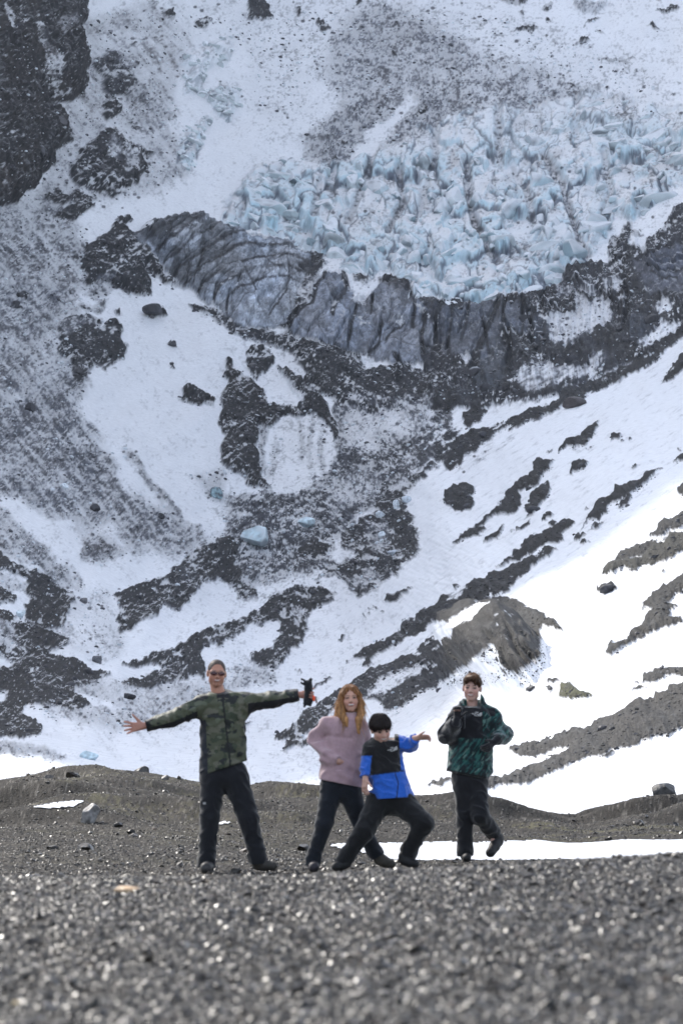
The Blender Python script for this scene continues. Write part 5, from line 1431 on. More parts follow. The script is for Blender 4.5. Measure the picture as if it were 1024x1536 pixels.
def emblem(parent, p, base, w=.05, roll=0):
    """small white chest print: three lines of capitals beside a quarter dome of three bands"""
    tx = bpy.data.curves.new('logo', 'FONT'); tx.body = 'THE\nNORTH\nFACE'; tx.size = w * .30; tx.space_line = .82; tx.align_x = 'RIGHT'; tx.extrude = .0006
    tx.materials.append(M_WHITE)
    tmp = bpy.data.objects.new('tmp', tx); COL.objects.link(tmp); bpy.context.view_layer.update()
    lm = bpy.data.meshes.new_from_object(tmp.evaluated_get(bpy.context.evaluated_depsgraph_get())); bpy.data.objects.remove(tmp)
    if not lm.materials: lm.materials.append(M_WHITE)
    o = obj('logo', lm, parent)
    o.location = Vector(p - base) + Vector((-.001, -.013, .002)); o.rotation_euler = (math.pi / 2, math.radians(roll), 0)
    vv, ff = [], []
    for k in range(3):
        r0, r1 = w * (.16 + .16 * k), w * (.25 + .16 * k)
        n0 = len(vv)
        for q in range(11):
            a = math.pi / 2 * q / 10
            for rr_ in (r0, r1): vv.append((w * .52 - rr_ * math.cos(a) + w * .03, 0, rr_ * math.sin(a) - w * .42))
        for q in range(10):
            i = n0 + 2 * q; ff.append((i, i + 1, i + 3, i + 2))
    me = mesh_np('logo_arcs', np.array(vv), np.array(ff), M_WHITE, False)
    a = obj('logo_arcs', me, o); a.rotation_euler = (-math.pi / 2, 0, 0)
    return o
M_WHITE, _nt, _b = newmat('white print'); _b.inputs['Base Color'].default_value = (.8, .8, .8, 1); _b.inputs['Roughness'].default_value = .6

BLACK = (.012, .0125, .015); INK = (.009, .010, .014)
def gz_at(p): return float(ground(np.array([p[0]]), np.array([p[1]]))[0])

# ------------------------------------------------------------------ the man
def build_man():
    Y = 22.0
    q = lambda u, v, dy=0: P(u, v, Y + dy)
    base = q(340, 1300); base[2] = gz_at(base)
    H_ = Head(q(325, 1010, -.02), rotm(yaw=8, pitch=2, roll=3), 1.0)
    shL, elL, wrL = q(303, 1059), q(262, 1077, -.03), q(219, 1088.5, -.05)
    shR, elR, wrR = q(366, 1054), q(410, 1049, -.02), q(448, 1042, -.03)
    hipL, knL, anL = q(320, 1165), q(315, 1226, -.03), q(310, 1286)
    hipR, knR, anR = q(352, 1164), q(372, 1227, -.04), q(386, 1284, -.02)
    lo, hi = bbox([q(186, 1100, -.25), q(476, 986, .2), q(330, 1308, .2)], .06)
    S = Sdf(lo, hi, .0055)
    H_.skull(S, jaw=1.06)
    S.cone(H_.w(0, -.035, -.07), q(332, 1058, .02), .052, .064, .012)
    S.cone(q(333, 1075), q(335, 1150), .15, .14, .03, .6); S.cone(shL, shR, .055, .055, .04)
    S.chain([shL, elL, wrL], [.052, .042, .028], .02); S.chain([shR, elR, wrR], [.052, .042, .028], .02)
    S.cone(hipL, hipR, .10, .10, .03); S.chain([hipL, knL, anL], [.08, .06, .045], .02); S.chain([hipR, knR, anR], [.08, .06, .045], .02)
    S.cone(anL, q(311, 1302, -.06), .035, .022, .01); S.cone(anR, q(402, 1301, -.03), .035, .022, .01)
    hand(S, wrL + (q(210, 1090, -.06) - wrL) * .25, q(187, 1092, -.10) - wrL, (-.25, -.1, 1), n=(0, -1, -.1), spread=.30, curl=(.06, .10, .10, .14), s=1.06, thumb=.95, r=.0095)
    hand(S, wrR + np.array([.012, 0, 0]), (1, -.15, -.10), (.25, -.1, 1), n=(0, -1, 0), spread=.05, curl=(.9, 1.0, 1.0, 1.0), s=1.0, thumb=.5, tcurl=.5)
    skin = (.48, .245, .175)
    def cf(p):
        c = H_.colour(p, skin, teeth=True, brow=(.16, .11, .09), lips=(.40, .17, .15))
        l = tolocal(p, H_.c, H_.R, H_.s)
        st = np.exp(-((l[:, 2] + .075) / .030) ** 2) * (l[:, 1] > 0) * (np.abs(l[:, 0]) < .06)     # stubble
        c = c * (1 - .20 * st[:, None])
        hd = np.minimum(np.linalg.norm(p - wrL, axis=1), np.linalg.norm(p - wrR, axis=1)) < .26
        c[hd] = np.array((.47, .235, .18)); return c
    man, _ = emit('person', S, M_SKIN, None, cf, base, 'man in a camouflage quilted jacket and sunglasses with both arms stretched wide', 'person', 'family posing on the gravel')
    # jacket
    lo, hi = bbox([q(205, 1100, -.2), q(458, 1030, .2), q(330, 1170, .25)], .07)
    J = Sdf(lo, hi, .006)
    J.cone(q(334, 1080), q(335, 1162), .186, .196, .05, .64)
    J.cone(q(318, 1064), q(351, 1062), .125, .125, .05, .80)
    J.cone(q(303, 1060), q(366, 1056), .076, .076, .05)
    J.cone(q(329, 1047), q(333, 1062), .085, .13, .05, .75)
    J.chain([shL, elL, wrL], [.080, .062, .047], .035); J.chain([shR, elR, wrR], [.076, .060, .044], .035)
    J.cone(q(330, 1040, .0), q(332, 1050), .080, .086, .03, .9)
    hemcut(J, q(298, 1165), q(373, 1140), True, q(285, 1300, -.4), q(385, 1120, .4))
    J.cut(q(331, 1037), (-.05, -.35, 1), q(310, 1048, -.2), q(352, 1020, .2))
    J.cut(wrL, (wrL - elL), q(200, 1110, -.3), q(224, 1070, .3)); J.cut(wrR, (wrR - elR), q(444, 1060, -.3), q(462, 1020, .3))
    def quilt(p):
        arm = (p[:, 0] < shL[0] - .02) | (p[:, 0] > shR[0] + .02)
        tor = .0035 * np.abs(np.sin(np.pi * (p[:, 2] + .03 * np.abs(np.sin(p[:, 0] * 22))) / .075)) ** .5
        ar = .0035 * np.abs(np.sin(np.pi * p[:, 0] / .055)) ** .5
        return -np.where(arm, ar, tor)
    folds(J, .008, .13, 21); J.disp(quilt)
    def cf(p):
        pp = p * np.array([1, .6, 1.35])
        n1 = fbm3(pp / .115, 3, 31); n2 = fbm3(pp / .085 + 5, 3, 37); n3 = fbm3(pp / .10 + 9, 2, 41)
        c = np.tile(np.array([.072, .080, .050]), (len(p), 1))
        c[n3 > .22] = (.115, .115, .085); c[n1 > .22] = (.040, .052, .032); c[n2 > .30] = (.016, .019, .019); c[(n3 < -.45)] = (.10, .115, .080)
        u, v = proj(p)
        axz = np.interp(p[:, 0], [wrL[0], elL[0], shL[0], shR[0], elR[0], wrR[0]], [wrL[2], elL[2], shL[2], shR[2], elR[2], wrR[2]])
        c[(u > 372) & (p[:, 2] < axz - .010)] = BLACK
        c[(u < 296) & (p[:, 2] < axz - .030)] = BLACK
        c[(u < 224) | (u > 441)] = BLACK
        c[(u < 309 + (v - 1085) * .04) & (v > 1080) & (u > 290)] = (.012, .015, .024)
        c[(u > 366) & (v > 1064) & (v < 1100) & (p[:, 1] > Y - .02)] = BLACK
        zx = np.interp(v, [1040, 1145], [333, 345.5])
        c[(np.abs(u - zx) < 1.5) & (v > 1044) & (p[:, 1] < Y - .02)] = (.010, .011, .011)
        c[(v < 1038) | ((np.abs(u - 334) < 9) & (v < 1047) & (p[:, 1] < Y))] = BLACK
        return c
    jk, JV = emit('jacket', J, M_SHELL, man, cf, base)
    # trousers
    lo, hi = bbox([q(290, 1140, -.2), q(412, 1300, .2)], .06)
    S = Sdf(lo, hi, .006)
    S.cone(q(335, 1140), q(335, 1158), .155, .160, .03, .66); S.cone(q(322, 1164), q(350, 1163), .118, .118, .04, .9)
    S.chain([hipL, knL, anL, q(309, 1303)], [.108, .080, .070, .072], .035); S.chain([hipR, knR, anR, q(389, 1301, -.02)], [.112, .086, .072, .070], .035)
    folds(S, .006, .13, 51)
    hemcut(S, q(290, 1301), q(330, 1300), True, q(285, 1320, -.3), q(335, 1288, .3)); hemcut(S, q(360, 1298), q(410, 1294), True, q(355, 1315, -.3), q(420, 1282, .3))
    def cf(p):
        u, v = proj(p); c = np.tile(np.array(INK), (len(p), 1))
        c[(np.abs(u - 306.5) < 2.2) & (np.abs(v - 1205) < 2.0) & (p[:, 1] < Y)] = (.35, .35, .36)
        return c
    emit('trousers', S, M_CLOTH, man, cf, base)
    g = base[2] - .004
    shoe(man, q(312, 1300, .05), q(309, 1302, -.17), g, (.045, .043, .044), base, r=.054, ankle=q(311, 1288, .02))
    shoe(man, q(386, 1297, 0), q(409, 1299, -.05), g, (.042, .038, .034), base, r=.048, ankle=q(387, 1287, -.01))
    # hair: cropped and receding
    S = Sdf(H_.c - .15, H_.c + .15, .004)
    sl, x, y, z = H_.grid(S, .16)
    d = ellf(x, y, z, (0, -.020, .032), (.0765, .095, .0865))
    d = np.maximum(d, -ellf(x, y, z, (0, .080, .015), (.061, .075, .066)))
    d = np.maximum(d, -(z - (-.035 + .35 * np.maximum(y + .02, 0) + .0)))
    S.F[sl] = d; S.disp(lambda p: .0025 * perlin3(p / .012, 61))
    emit('hair', S, M_HAIR, man, lambda p: np.array([.11, .085, .075]) * (1 + .5 * perlin3(p / .02, 63))[:, None], base)
    # sunglasses
    S = Sdf(H_.c - .14, H_.c + .14, .0032)
    sl, x, y, z = H_.grid(S, .14)
    ax_ = np.abs(x)
    lens = ellf(ax_, y + .35 * (ax_ - .03), z, (.0335, .098, -.001), (.030, .007, .018))
    bar = np.minimum(capf(ax_, y, z, (0, .103, .008), (.012, .103, .008), .0035, .0035), capf(ax_, y, z, (.060, .088, .008), (.078, -.005, .004), .0035, .0035))
    S.F[sl] = np.minimum(lens, bar)
    emit('sunglasses', S, M_GLOSS, man, lambda p: np.where((np.abs(np.abs(tolocal(p, H_.c, H_.R, H_.s)[:, 0]) - .0335) < .026)[:, None], np.array([.05, .012, .018]), np.array([.02, .015, .015])), base)
    # what he holds: a bundle of black gloves with an orange tag
    gb = q(462, 1040, -.05)
    S = Sdf(gb - .16, gb + .16, .0045)
    S.cone(q(462, 1026, -.08), q(463, 1050, -.06), .034, .036, .03, .8)
    S.cone(q(458, 1022, -.08), q(453, 1019, -.09), .012, .009, .012); S.cone(q(459, 1027, -.08), q(452, 1024, -.10), .013, .009, .012); S.cone(q(463, 1024, -.08), q(466, 1019, -.08), .017, .013, .012)
    for u_ in (457, 460, 464, 467): S.cone(q(u_, 1050, -.07), q(u_ - .6, 1057 + (u_ * 7 % 4), -.07), .014, .009, .012)
    S.disp(lambda p: .007 * perlin3(p / .022, 71) + .004 * perlin3(p / .009, 73))
    gl, _ = emit('gloves', S, M_FLEECE, None, (.013, .014, .017), gb, 'bundle of black gloves with an orange tag held out by the man in camouflage', 'gloves')
    S = Sdf(q(472, 1048, -.06) - .07, q(472, 1048, -.06) + .07, .0045)
    S.cone(q(469.5, 1045, -.075), q(471, 1050, -.08), .013, .012, .01); S.cone(q(473, 1046, -.05), q(475, 1054, -.05), .011, .008, .01)
    emit('tag', S, M_PLAIN, gl, lambda p: np.where((proj(p)[0] < 472.4)[:, None], np.array([.85, .11, .04]), np.array([.30, .25, .24])), gb)
    return man
build_man()

# ------------------------------------------------------------------ the woman
def build_woman():
    Y = 22.05
    q = lambda u, v, dy=0: P(u, v, Y + dy)
    base = q(510, 1300); base[2] = gz_at(base)
    H_ = Head(q(525, 1048, -.02), rotm(yaw=4, pitch=-2, roll=-3), .98)
    shL, elL, wr0, wrL = q(492, 1087), q(472, 1108, .06), q(489, 1134, -.07), q(507, 1142, -.13)
    shR, elR, wrR = q(540, 1088, .02), q(550, 1122, .14), q(560, 1150, .16)
    hipL, knL, anL = q(498, 1181), q(486, 1236, -.05), q(470, 1286)
    hipR, knR, anR = q(523, 1183), q(541, 1236, .04), q(561, 1276, .12)
    lo, hi = bbox([q(455, 1024, -.25), q(598, 1308, .35)], .05)
    S = Sdf(lo, hi, .0055)
    H_.skull(S, jaw=1.0)
    S.cone(H_.w(0, -.035, -.07), q(527, 1090, .02), .044, .054, .012)
    S.cone(q(519, 1098), q(512, 1165), .11, .12, .03, .6); S.cone(shL, shR, .045, .045, .04)
    S.chain([shL, elL, wr0, wrL], [.044, .036, .030, .025], .02); S.chain([shR, elR, wrR], [.044, .036, .026], .02)
    S.cone(hipL, hipR, .095, .095, .03); S.chain([hipL, knL, anL], [.078, .052, .042], .02); S.chain([hipR, knR, anR], [.078, .052, .042], .02)
    S.cone(anL, q(471, 1302, -.06), .032, .02, .01); S.cone(anR, q(580, 1295, .07), .032, .02, .01)
    hand(S, q(507, 1141.5, -.122), (.62, .40, -.62), (.2, -.4, .8), n=(.1, .5, -.6), spread=.05, curl=(.35, .4, .45, .5), s=.88)
    hand(S, wrR, (.7, .2, -.6), (0, -1, .3), spread=.05, curl=(.3, .3, .3, .3), s=.88)
    def cf(p):
        return H_.colour(p, (.56, .32, .245), teeth='open', brow=(.22, .13, .08), lips=(.45, .16, .15))
    wm, _ = emit('person', S, M_SKIN, None, cf, base, 'laughing woman with long blonde hair, mauve sweater and hand on her hip', 'person', 'family posing on the gravel')
    lo, hi = bbox([q(458, 1062, -.22), q(566, 1186, .3)], .06)
    J = Sdf(lo, hi, .006)
    J.cone(q(518, 1098), q(511, 1172), .150, .188, .05, .72); J.cone(q(506, 1090), q(530, 1090), .095, .095, .05, .8)
    J.cone(shL, shR, .060, .058, .045); J.cone(q(526, 1076), q(525, 1090), .066, .10, .04)
    J.cone(q(527, 1067), q(527, 1080), .060, .062, .02)
    J.chain([shL, elL, wr0, wrL], [.064, .058, .052, .040], .035); J.chain([shR, elR, wrR], [.062, .056, .044], .03)
    J.disp(lambda p: .006 * np.exp(-((proj(p)[1] - 1177) / 4.) ** 2))
    hemcut(J, q(480, 1169), q(541, 1181), True, q(470, 1300, -.4), q(552, 1160, .4))
    J.cut(q(527, 1067.5), (0, -.2, 1), q(510, 1075, -.2), q(545, 1055, .2))
    J.cut(wrL, (wrL - wr0), q(503, 1155, -.35), q(520, 1130, -.135))
    def fold2(p):
        u, v = proj(p)
        s_ = (v - 1143) - (u - 505) * .55; s2 = (v - 1105) - (u - 505) * .12
        return .010 * np.exp(-(s_ / 4) ** 2) * (u > 498) * (u < 530) + .012 * np.exp(-(s2 / 3.5) ** 2) * (u > 486) * (u < 528) * (p[:, 1] < Y) + .006 * np.sin(s_ / 3.2) * np.exp(-(s_ / 14) ** 2)
    folds(J, .009, .16, 81); J.disp(fold2)
    emit('sweater', J, M_KNIT, wm, lambda p: np.array([.42, .285, .315]) * (1 + .05 * perlin3(p / .05, 85))[:, None], base)
    lo, hi = bbox([q(452, 1160, -.2), q(572, 1300, .3)], .06)
    S = Sdf(lo, hi, .006)
    S.cone(q(511, 1163), q(510, 1174), .135, .140, .03, .66); S.cone(q(500, 1180), q(522, 1182), .108, .104, .03, .85)
    S.chain([hipL, knL, anL, q(468, 1303)], [.100, .070, .060, .068], .035); S.chain([hipR, knR, anR, q(570, 1290, .12)], [.098, .070, .060, .062], .035)
    folds(S, .004, .12, 87)
    hemcut(S, q(450, 1298), q(490, 1299), True, q(445, 1316, -.3), q(495, 1284, .3))
    S.cut(q(566, 1286, .12), (.5, 0, -.85), q(548, 1304, -.2), q(588, 1272, .4))
    emit('trousers', S, M_CLOTH, wm, (.011, .014, .021), base)
    shoe(wm, q(470, 1298, .05), q(471, 1301, -.14), base[2] - .004, (.032, .028, .036), base, r=.048, ankle=q(470, 1288))
    shoe(wm, q(568, 1290, .12), q(586, 1296, .05), base[2] - .004, (.050, .046, .038), base, r=.046, ankle=q(563, 1279, .12))
    # long loose hair
    S = Sdf(H_.c + np.array([-.24, -.20, -.40]), H_.c + np.array([.24, .20, .18]), .0045)
    sl, x, y, z = S.win(H_.c - .7, H_.c + .7), None, None, None
    sl, x, y, z = H_.grid(S, .5)
    xx = x
    d = ellf(x, y, z, (0, -.026, .036), (.088, .098, .094))
    d = smin(d, ellf(x, y, z, (0, -.055, -.08), (.098, .055, .13)), .04)
    for sg, tipz, wd in ((-1, -.235, 1.0), (1, -.30, .95)):
        a = [(sg * .030, .045, .085), (sg * .070, .045, .030), (sg * .088, .030, -.05), (sg * .085, .040, -.13), (sg * .060, .075, -.19), (sg * .050, .085, tipz)]
        r_ = [.024, .026, .032, .034, .030, .012]
        for i in range(5): d = smin(d, capf(x, y, z, a[i], a[i + 1], r_[i] * wd, r_[i + 1] * wd), .015)
    d = smin(d, capf(x, y, z, (-.095, -.02, -.02), (-.125, -.01, -.14), .028, .016), .02)
    d = np.maximum(d, -ellf(x, y, z, (0, .090, -.028), (.055, .080, .095)))
    S.F[sl] = d * H_.s
    def lock(p):
        l = tolocal(p, H_.c, H_.R, H_.s)
        th = np.arctan2(l[:, 0], l[:, 1] + .02)
        return .006 * np.sin(th * 26 + 3 * np.sin(l[:, 2] * 22)) * .5 + .005 * perlin3(np.stack([th * 5, l[:, 2] * 7, l[:, 1] * 5], -1), 91)
    S.disp(lock)
    def cf(p):
        l = tolocal(p, H_.c, H_.R, H_.s); th = np.arctan2(l[:, 0], l[:, 1] + .02)
        n = perlin3(np.stack([th * 9, l[:, 2] * 4, l[:, 1] * 3], -1), 93)
        k = sstep(.06, -.22, l[:, 2])[:, None]
        c = np.array([.25, .115, .05]) * (1 - k) + np.array([.46, .245, .105]) * k
        return c * (1 + .75 * n)[:, None].clip(.35, 1.7)
    hr, HV = emit('hair', S, M_HAIR, wm, cf, base)
    r_ = np.random.default_rng(5)
    idx_ = r_.choice(len(HV), 420)
    rt = HV[idx_]; l = tolocal(rt, H_.c, H_.R, H_.s)
    dr = np.stack([np.sign(l[:, 0]) * .35 + r_.normal(0, .25, 420), r_.normal(0, .2, 420), -.9 + 0 * l[:, 0]], -1); dr /= np.linalg.norm(dr, axis=1)[:, None]
    ok = (l[:, 2] < .10) & ((np.abs(l[:, 0]) > .055) | (l[:, 1] < 0))
    strands(hr, base, rt[ok], dr[ok], .13, (.52, .30, .14), M_HAIR, wid=.0018, seed=7)
    return wm
build_woman()

# ------------------------------------------------------------------ the boy
def build_boy():
    Y = 21.8
    q = lambda u, v, dy=0: P(u, v, Y + dy)
    base = q(568, 1298); base[2] = gz_at(base)
    H_ = Head(q(571, 1094, -.05), rotm(yaw=14, pitch=20, roll=-7), 1.0)
    shL, elL, wrL = q(556, 1124), q(550, 1149, -.03), q(548, 1166, -.08)
    shR, elR, wrR = q(596, 1114), q(614, 1119, -.02), q(623, 1107.5, -.10)
    hipL, knL, anL = q(567, 1204), q(546, 1246, -.08), q(520, 1284, -.02)
    hipR, knR, anR = q(601, 1203), q(635, 1235, -.10), q(613, 1276, .02)
    lo, hi = bbox([q(496, 1064, -.3), q(652, 1306, .2)], .05)
    S = Sdf(lo, hi, .0055)
    H_.skull(S, jaw=1.0)
    S.cone(H_.w(0, -.04, -.06), q(574, 1122, .02), .042, .050, .012)
    S.cone(q(576, 1128), q(582, 1185), .10, .11, .03, .66); S.cone(shL, shR, .042, .042, .04)
    S.chain([shL, elL, wrL], [.042, .034, .026], .02); S.chain([shR, elR, wrR], [.042, .034, .026], .02)
    S.cone(hipL, hipR, .085, .085, .03); S.chain([hipL, knL, anL], [.075, .055, .04], .02); S.chain([hipR, knR, anR], [.075, .055, .04], .02)
    S.cone(anL, q(508, 1299, -.05), .03, .02, .01); S.cone(anR, q(618, 1295, -.03), .03, .02, .01)
    hand(S, q(547.5, 1167, -.09), (-.05, -.25, -1), (.7, -.7, 0), n=(.6, .5, .1), spread=.14, curl=(.2, .25, .3, .3), s=.88)
    hand(S, q(624, 1107, -.11), (.93, -.2, .10), (-.1, -.6, .5), n=(.1, -.25, -1), spread=.14, curl=(.38, .42, .45, .5), s=.86)
    def cf(p): return H_.colour(p, (.55, .33, .26), teeth=True, brow=(.06, .04, .03), lips=(.45, .18, .16))
    by, _ = emit('person', S, M_SKIN, None, cf, base, 'dark-haired boy in a blue and black fleece leaning into a bent-knee pose', 'person', 'family posing on the gravel')
    lo, hi = bbox([q(538, 1098, -.25), q(628, 1204, .22)], .06)
    J = Sdf(lo, hi, .0055)
    J.cone(q(576, 1126), q(579, 1160), .142, .142, .04, .7); J.cone(q(579, 1160), q(586, 1198), .142, .190, .04, .74)
    J.cone(shL, shR, .058, .058, .04); J.cone(q(573, 1109, -.02), q(575, 1122), .066, .095, .04)
    J.chain([shL, elL, wrL], [.060, .054, .044], .03); J.chain([shR, elR, wrR], [.058, .056, .046], .03)
    folds(J, .009, .11, 101)
    hemcut(J, q(552, 1199), q(622, 1195), True, q(540, 1300, -.4), q(632, 1185, .4))
    J.cut(wrR, wrR - elR, q(615, 1115, -.3), q(635, 1095, .1)); J.cut(wrL, wrL - elL, q(538, 1185, -.3), q(558, 1163, .1))
    J.cut(q(573, 1108.5, -.03), (.05, -.25, 1), q(558, 1114, -.25), q(589, 1096, .2))
    def cf(p):
        u, v = proj(p)
        c = np.tile(np.array([.022, .115, .52]), (len(p), 1))
        yl = np.interp(u, [552, 606], [1163, 1156])
        c[(v < yl) & (u < 598.5 + (v - 1112) * .06) & ~((u < 557 - (v - 1136) * .10) & (v > 1134))] = (.011, .011, .013)
        zx = np.interp(v, [1158, 1175, 1200], [592, 597, 594])
        c[(np.abs(u - zx) < .9) & (v > 1157) & (p[:, 1] < Y)] = (.012, .018, .05)
        c[(np.abs(v - yl) < .9) & (u < 606) & (u > 553)] = (.012, .02, .05)
        return c
    jk, JV = emit('fleece', J, M_FLEECE, by, cf, base)
    emblem(jk, frontpt(JV, 593.5, 1120), base, .052, roll=-12)
    lo, hi = bbox([q(500, 1185, -.25), q(650, 1296, .2)], .05)
    S = Sdf(lo, hi, .006)
    S.cone(q(585, 1192), q(584, 1199), .120, .130, .03, .7); S.cone(q(570, 1200), q(600, 1200), .112, .112, .04, .9)
    S.chain([hipL, knL, anL, q(513, 1294, -.03)], [.105, .080, .062, .060], .035); S.chain([hipR, knR, anR, q(611, 1288, .02)], [.108, .080, .066, .058], .035)
    folds(S, .005, .11, 105)
    emit('trousers', S, M_CLOTH, by, (.0075, .0078, .0095), base)
    shoe(by, q(521, 1294, -.02), q(504, 1300, -.08), gz_at(q(515, 1298)) - .004, (.014, .014, .015), base, r=.044, ankle=q(520, 1285, -.02))
    shoe(by, q(604, 1289, .02), q(622, 1296, -.05), gz_at(q(612, 1296)) - .004, (.014, .014, .015), base, r=.043, ankle=q(609, 1282, .02))
    S = Sdf(H_.c - .17, H_.c + .17, .004)
    sl, x, y, z = H_.grid(S, .2)
    d = ellf(x, y, z, (0, -.022, .040), (.092, .108, .092))
    d = smin(d, ellf(x, y, z, (0, .045, .048), (.072, .058, .042)), .02)
    d = np.maximum(d, -ellf(x, y, z, (0, .110, -.060), (.064, .105, .088)))
    d = np.maximum(d, -(z - (-.030 + .15 * y)))
    S.F[sl] = d
    def lock(p):
        l = tolocal(p, H_.c, H_.R, H_.s); th = np.arctan2(l[:, 0], l[:, 1])
        return .004 * np.sin(th * 30 + 9 * l[:, 2]) + .006 * perlin3(np.stack([th * 5, l[:, 2] * 6, l[:, 1] * 4], -1), 107)
    S.disp(lock)
    hr, HV = emit('hair', S, M_HAIR, by, lambda p: np.array([.020, .014, .013]) * (1 + .6 * perlin3(p / .02, 109))[:, None], base)
    r_ = np.random.default_rng(9); idx_ = r_.choice(len(HV), 160); l = tolocal(HV[idx_], H_.c, H_.R, H_.s)
    dr = (l * np.array([1, .6, .6]) + r_.normal(0, .03, l.shape)) @ H_.R.T; dr /= np.linalg.norm(dr, axis=1)[:, None]
    ok = (l[:, 2] > 0)
    strands(hr, base, HV[idx_][ok], (dr * .6 + np.array([0, 0, -.5]))[ok], .035, (.05, .03, .025), M_HAIR, wid=.0016, seg=4, seed=3, wave=.004)
build_boy()

# ------------------------------------------------------------------ the teenager
def build_teen():
    Y = 24.0
    q = lambda u, v, dy=0: P(u, v, Y + dy)
    base = q(712, 1288); base[2] = gz_at(base)
    H_ = Head(q(707.5, 1032, -.03), rotm(yaw=-9, pitch=3, roll=3), 1.06)
    shL, elL, wrL = q(688, 1077), q(671, 1102, -.05), q(683, 1083, -.22)
    shR, elR, wrR = q(736, 1076), q(755, 1102, -.03), q(744, 1110, -.20)
    hipL, knL, anL = q(696, 1172), q(697, 1226, -.03), q(697, 1276)
    hipR, knR, anR = q(713, 1172), q(719, 1222, -.10), q(740, 1250, .12)
    lo, hi = bbox([q(660, 1006, -.36), q(766, 1296, .36)], .05)
    S = Sdf(lo, hi, .0055)
    H_.skull(S, jaw=.98)
    S.cone(H_.w(0, -.035, -.07), q(708, 1072, .02), .047, .056, .012)
    S.cone(q(707, 1085), q(705, 1150), .14, .13, .03, .62); S.cone(shL, shR, .05, .05, .04)
    S.chain([shL, elL, wrL], [.048, .042, .028], .02); S.chain([shR, elR, wrR], [.048, .042, .028], .02)
    S.cone(hipL, hipR, .095, .095, .03); S.chain([hipL, knL, anL], [.08, .058, .045], .02); S.chain([hipR, knR, anR], [.08, .058, .045], .02)
    S.cone(anL, q(699, 1288, -.06), .032, .02, .01); S.cone(anR, q(739, 1276, .05), .032, .02, .01)
    hL = (q(684, 1081, -.23), (.15, -.15, 1), (.8, -.3, 0)); hR = (q(743, 1111, -.21), (-.65, -.35, -.6), (-.5, -.6, .6))
    hand(S, *hL, n=(.2, -1, .1), spread=.05, curl=(.55, .6, .65, .7), s=.80, r=.0085); hand(S, *hR, n=(-.3, .6, -.7), spread=.08, curl=(.4, .45, .5, .5), s=.80, r=.0085)
    def cf(p): return H_.colour(p, (.50, .31, .26), teeth=True, brow=(.07, .045, .035), lips=(.42, .17, .16))
    tn, _ = emit('person', S, M_SKIN, None, cf, base, 'teenager in a dark teal patterned fleece and black gloves stepping sideways', 'person', 'family posing on the gravel')
    lo, hi = bbox([q(662, 1044, -.28), q(764, 1174, .24)], .06)
    J = Sdf(lo, hi, .006)
    J.cone(q(707, 1088), q(704, 1152), .186, .205, .05, .66); J.cone(q(697, 1078), q(722, 1077), .12, .12, .05, .8)
    J.cone(shL, shR, .080, .080, .05); J.cone(q(706, 1060), q(707, 1072), .095, .13, .04, .85)
    J.cone(q(697, 1058, -.01), q(700, 1062, -.02), .055, .07, .03); J.cone(q(719, 1050, .0), q(719, 1062, -.01), .052, .06, .03)
    J.chain([shL, elL, wrL], [.078, .080, .054], .035); J.chain([shR, elR, wrR], [.078, .074, .054], .035)
    J.disp(lambda p: -.005 * np.exp(-((proj(p)[1] - 1158) / 3.) ** 2))
    folds(J, .011, .13, 121)
    hemcut(J, q(671, 1157), q(734, 1170), True, q(655, 1300, -.4), q(750, 1148, .4))
    J.cut(q(706, 1054, -.02), (.12, -.6, 1), q(680, 1066, -.3), q(716.5, 1030, .25))
    J.cut(wrL, wrL - elL, q(674, 1092, -.40), q(700, 1055, -.18)); J.cut(wrR, wrR - elR, q(725, 1130, -.40), q(752, 1098, -.17))
    J.cut(q(706, 1060, -.05), (0, -.2, 1), q(699, 1066, -.3), q(714, 1040, 0)) 
    def cf(p):
        u, v = proj(p)
        dg = np.stack([(p[:, 0] * .80 - p[:, 2] * .6) / .022, p[:, 1] / .06, (p[:, 0] * .6 + p[:, 2] * .8) / .10], -1)
        n1 = fbm3(dg, 3, 131); n2 = fbm3(dg * .8 + 4, 3, 137)
        c = np.tile(np.array([.011, .022, .026]), (len(p), 1))
        c[n1 > .0] = (.013, .066, .066); c[n1 > .30] = (.030, .118, .104); c[n2 > .48] = (.10, .19, .165); c[n2 < -.45] = (.006, .010, .012)
        front = (v > 1058) & (v < 1107 + (u - 700) * .03) & (u > 684) & (u < 723 + (v - 1066) * .03)
        c[front | (u < 686) & (v < 1118)] = (.0095, .010, .0135)
        c[(v < 1075) & (u > 722) & (u < 742) & (v > 1062) & (p[:, 1] > Y - .1)] = (.0095, .010, .0135)
        c[(v > 1154 + (u - 671) * .19)] = (.010, .012, .013)
        c[(np.abs(u - 696.5) < .7) & (v > 1070) & (v < 1092) & (p[:, 1] < Y)] = (.10, .10, .11)
        c[(np.abs(u - 705) < 5) & (v > 1057) & (v < 1072) & (p[:, 1] < Y - .03)] = (.010, .010, .012)
        pi_ = (np.abs((v - 1083) - (u - 683) * .75) < 1.2) & (u > 677) & (u < 687)
        c[pi_ & (p[:, 1] < Y - .1)] = (.5, .5, .5)
        return c
    jk, JV = emit('fleece', J, M_FLEECE, tn, cf, base)
    emblem(jk, frontpt(JV, 720, 1070), base, .058, roll=4)
    for hh, nn_, cu in ((hL, (.2, -1, .1), (.55, .6, .65, .7)), (hR, (-.3, .6, -.7), (.4, .45, .5, .5))):
        S = Sdf(hh[0] - .24, hh[0] + .24, .005)
        hand(S, *hh, n=nn_, spread=.07, curl=cu, s=.98, r=.0150); S.cone(hh[0] - np.array(hh[1]) * .03, hh[0] + np.array(hh[1]) * .012, .040, .034, .01)
        emit('glove', S, M_FLEECE, tn, (.012, .012, .016), base)
    lo, hi = bbox([q(675, 1155, -.25), q(756, 1290, .3)], .05)
    S = Sdf(lo, hi, .006)
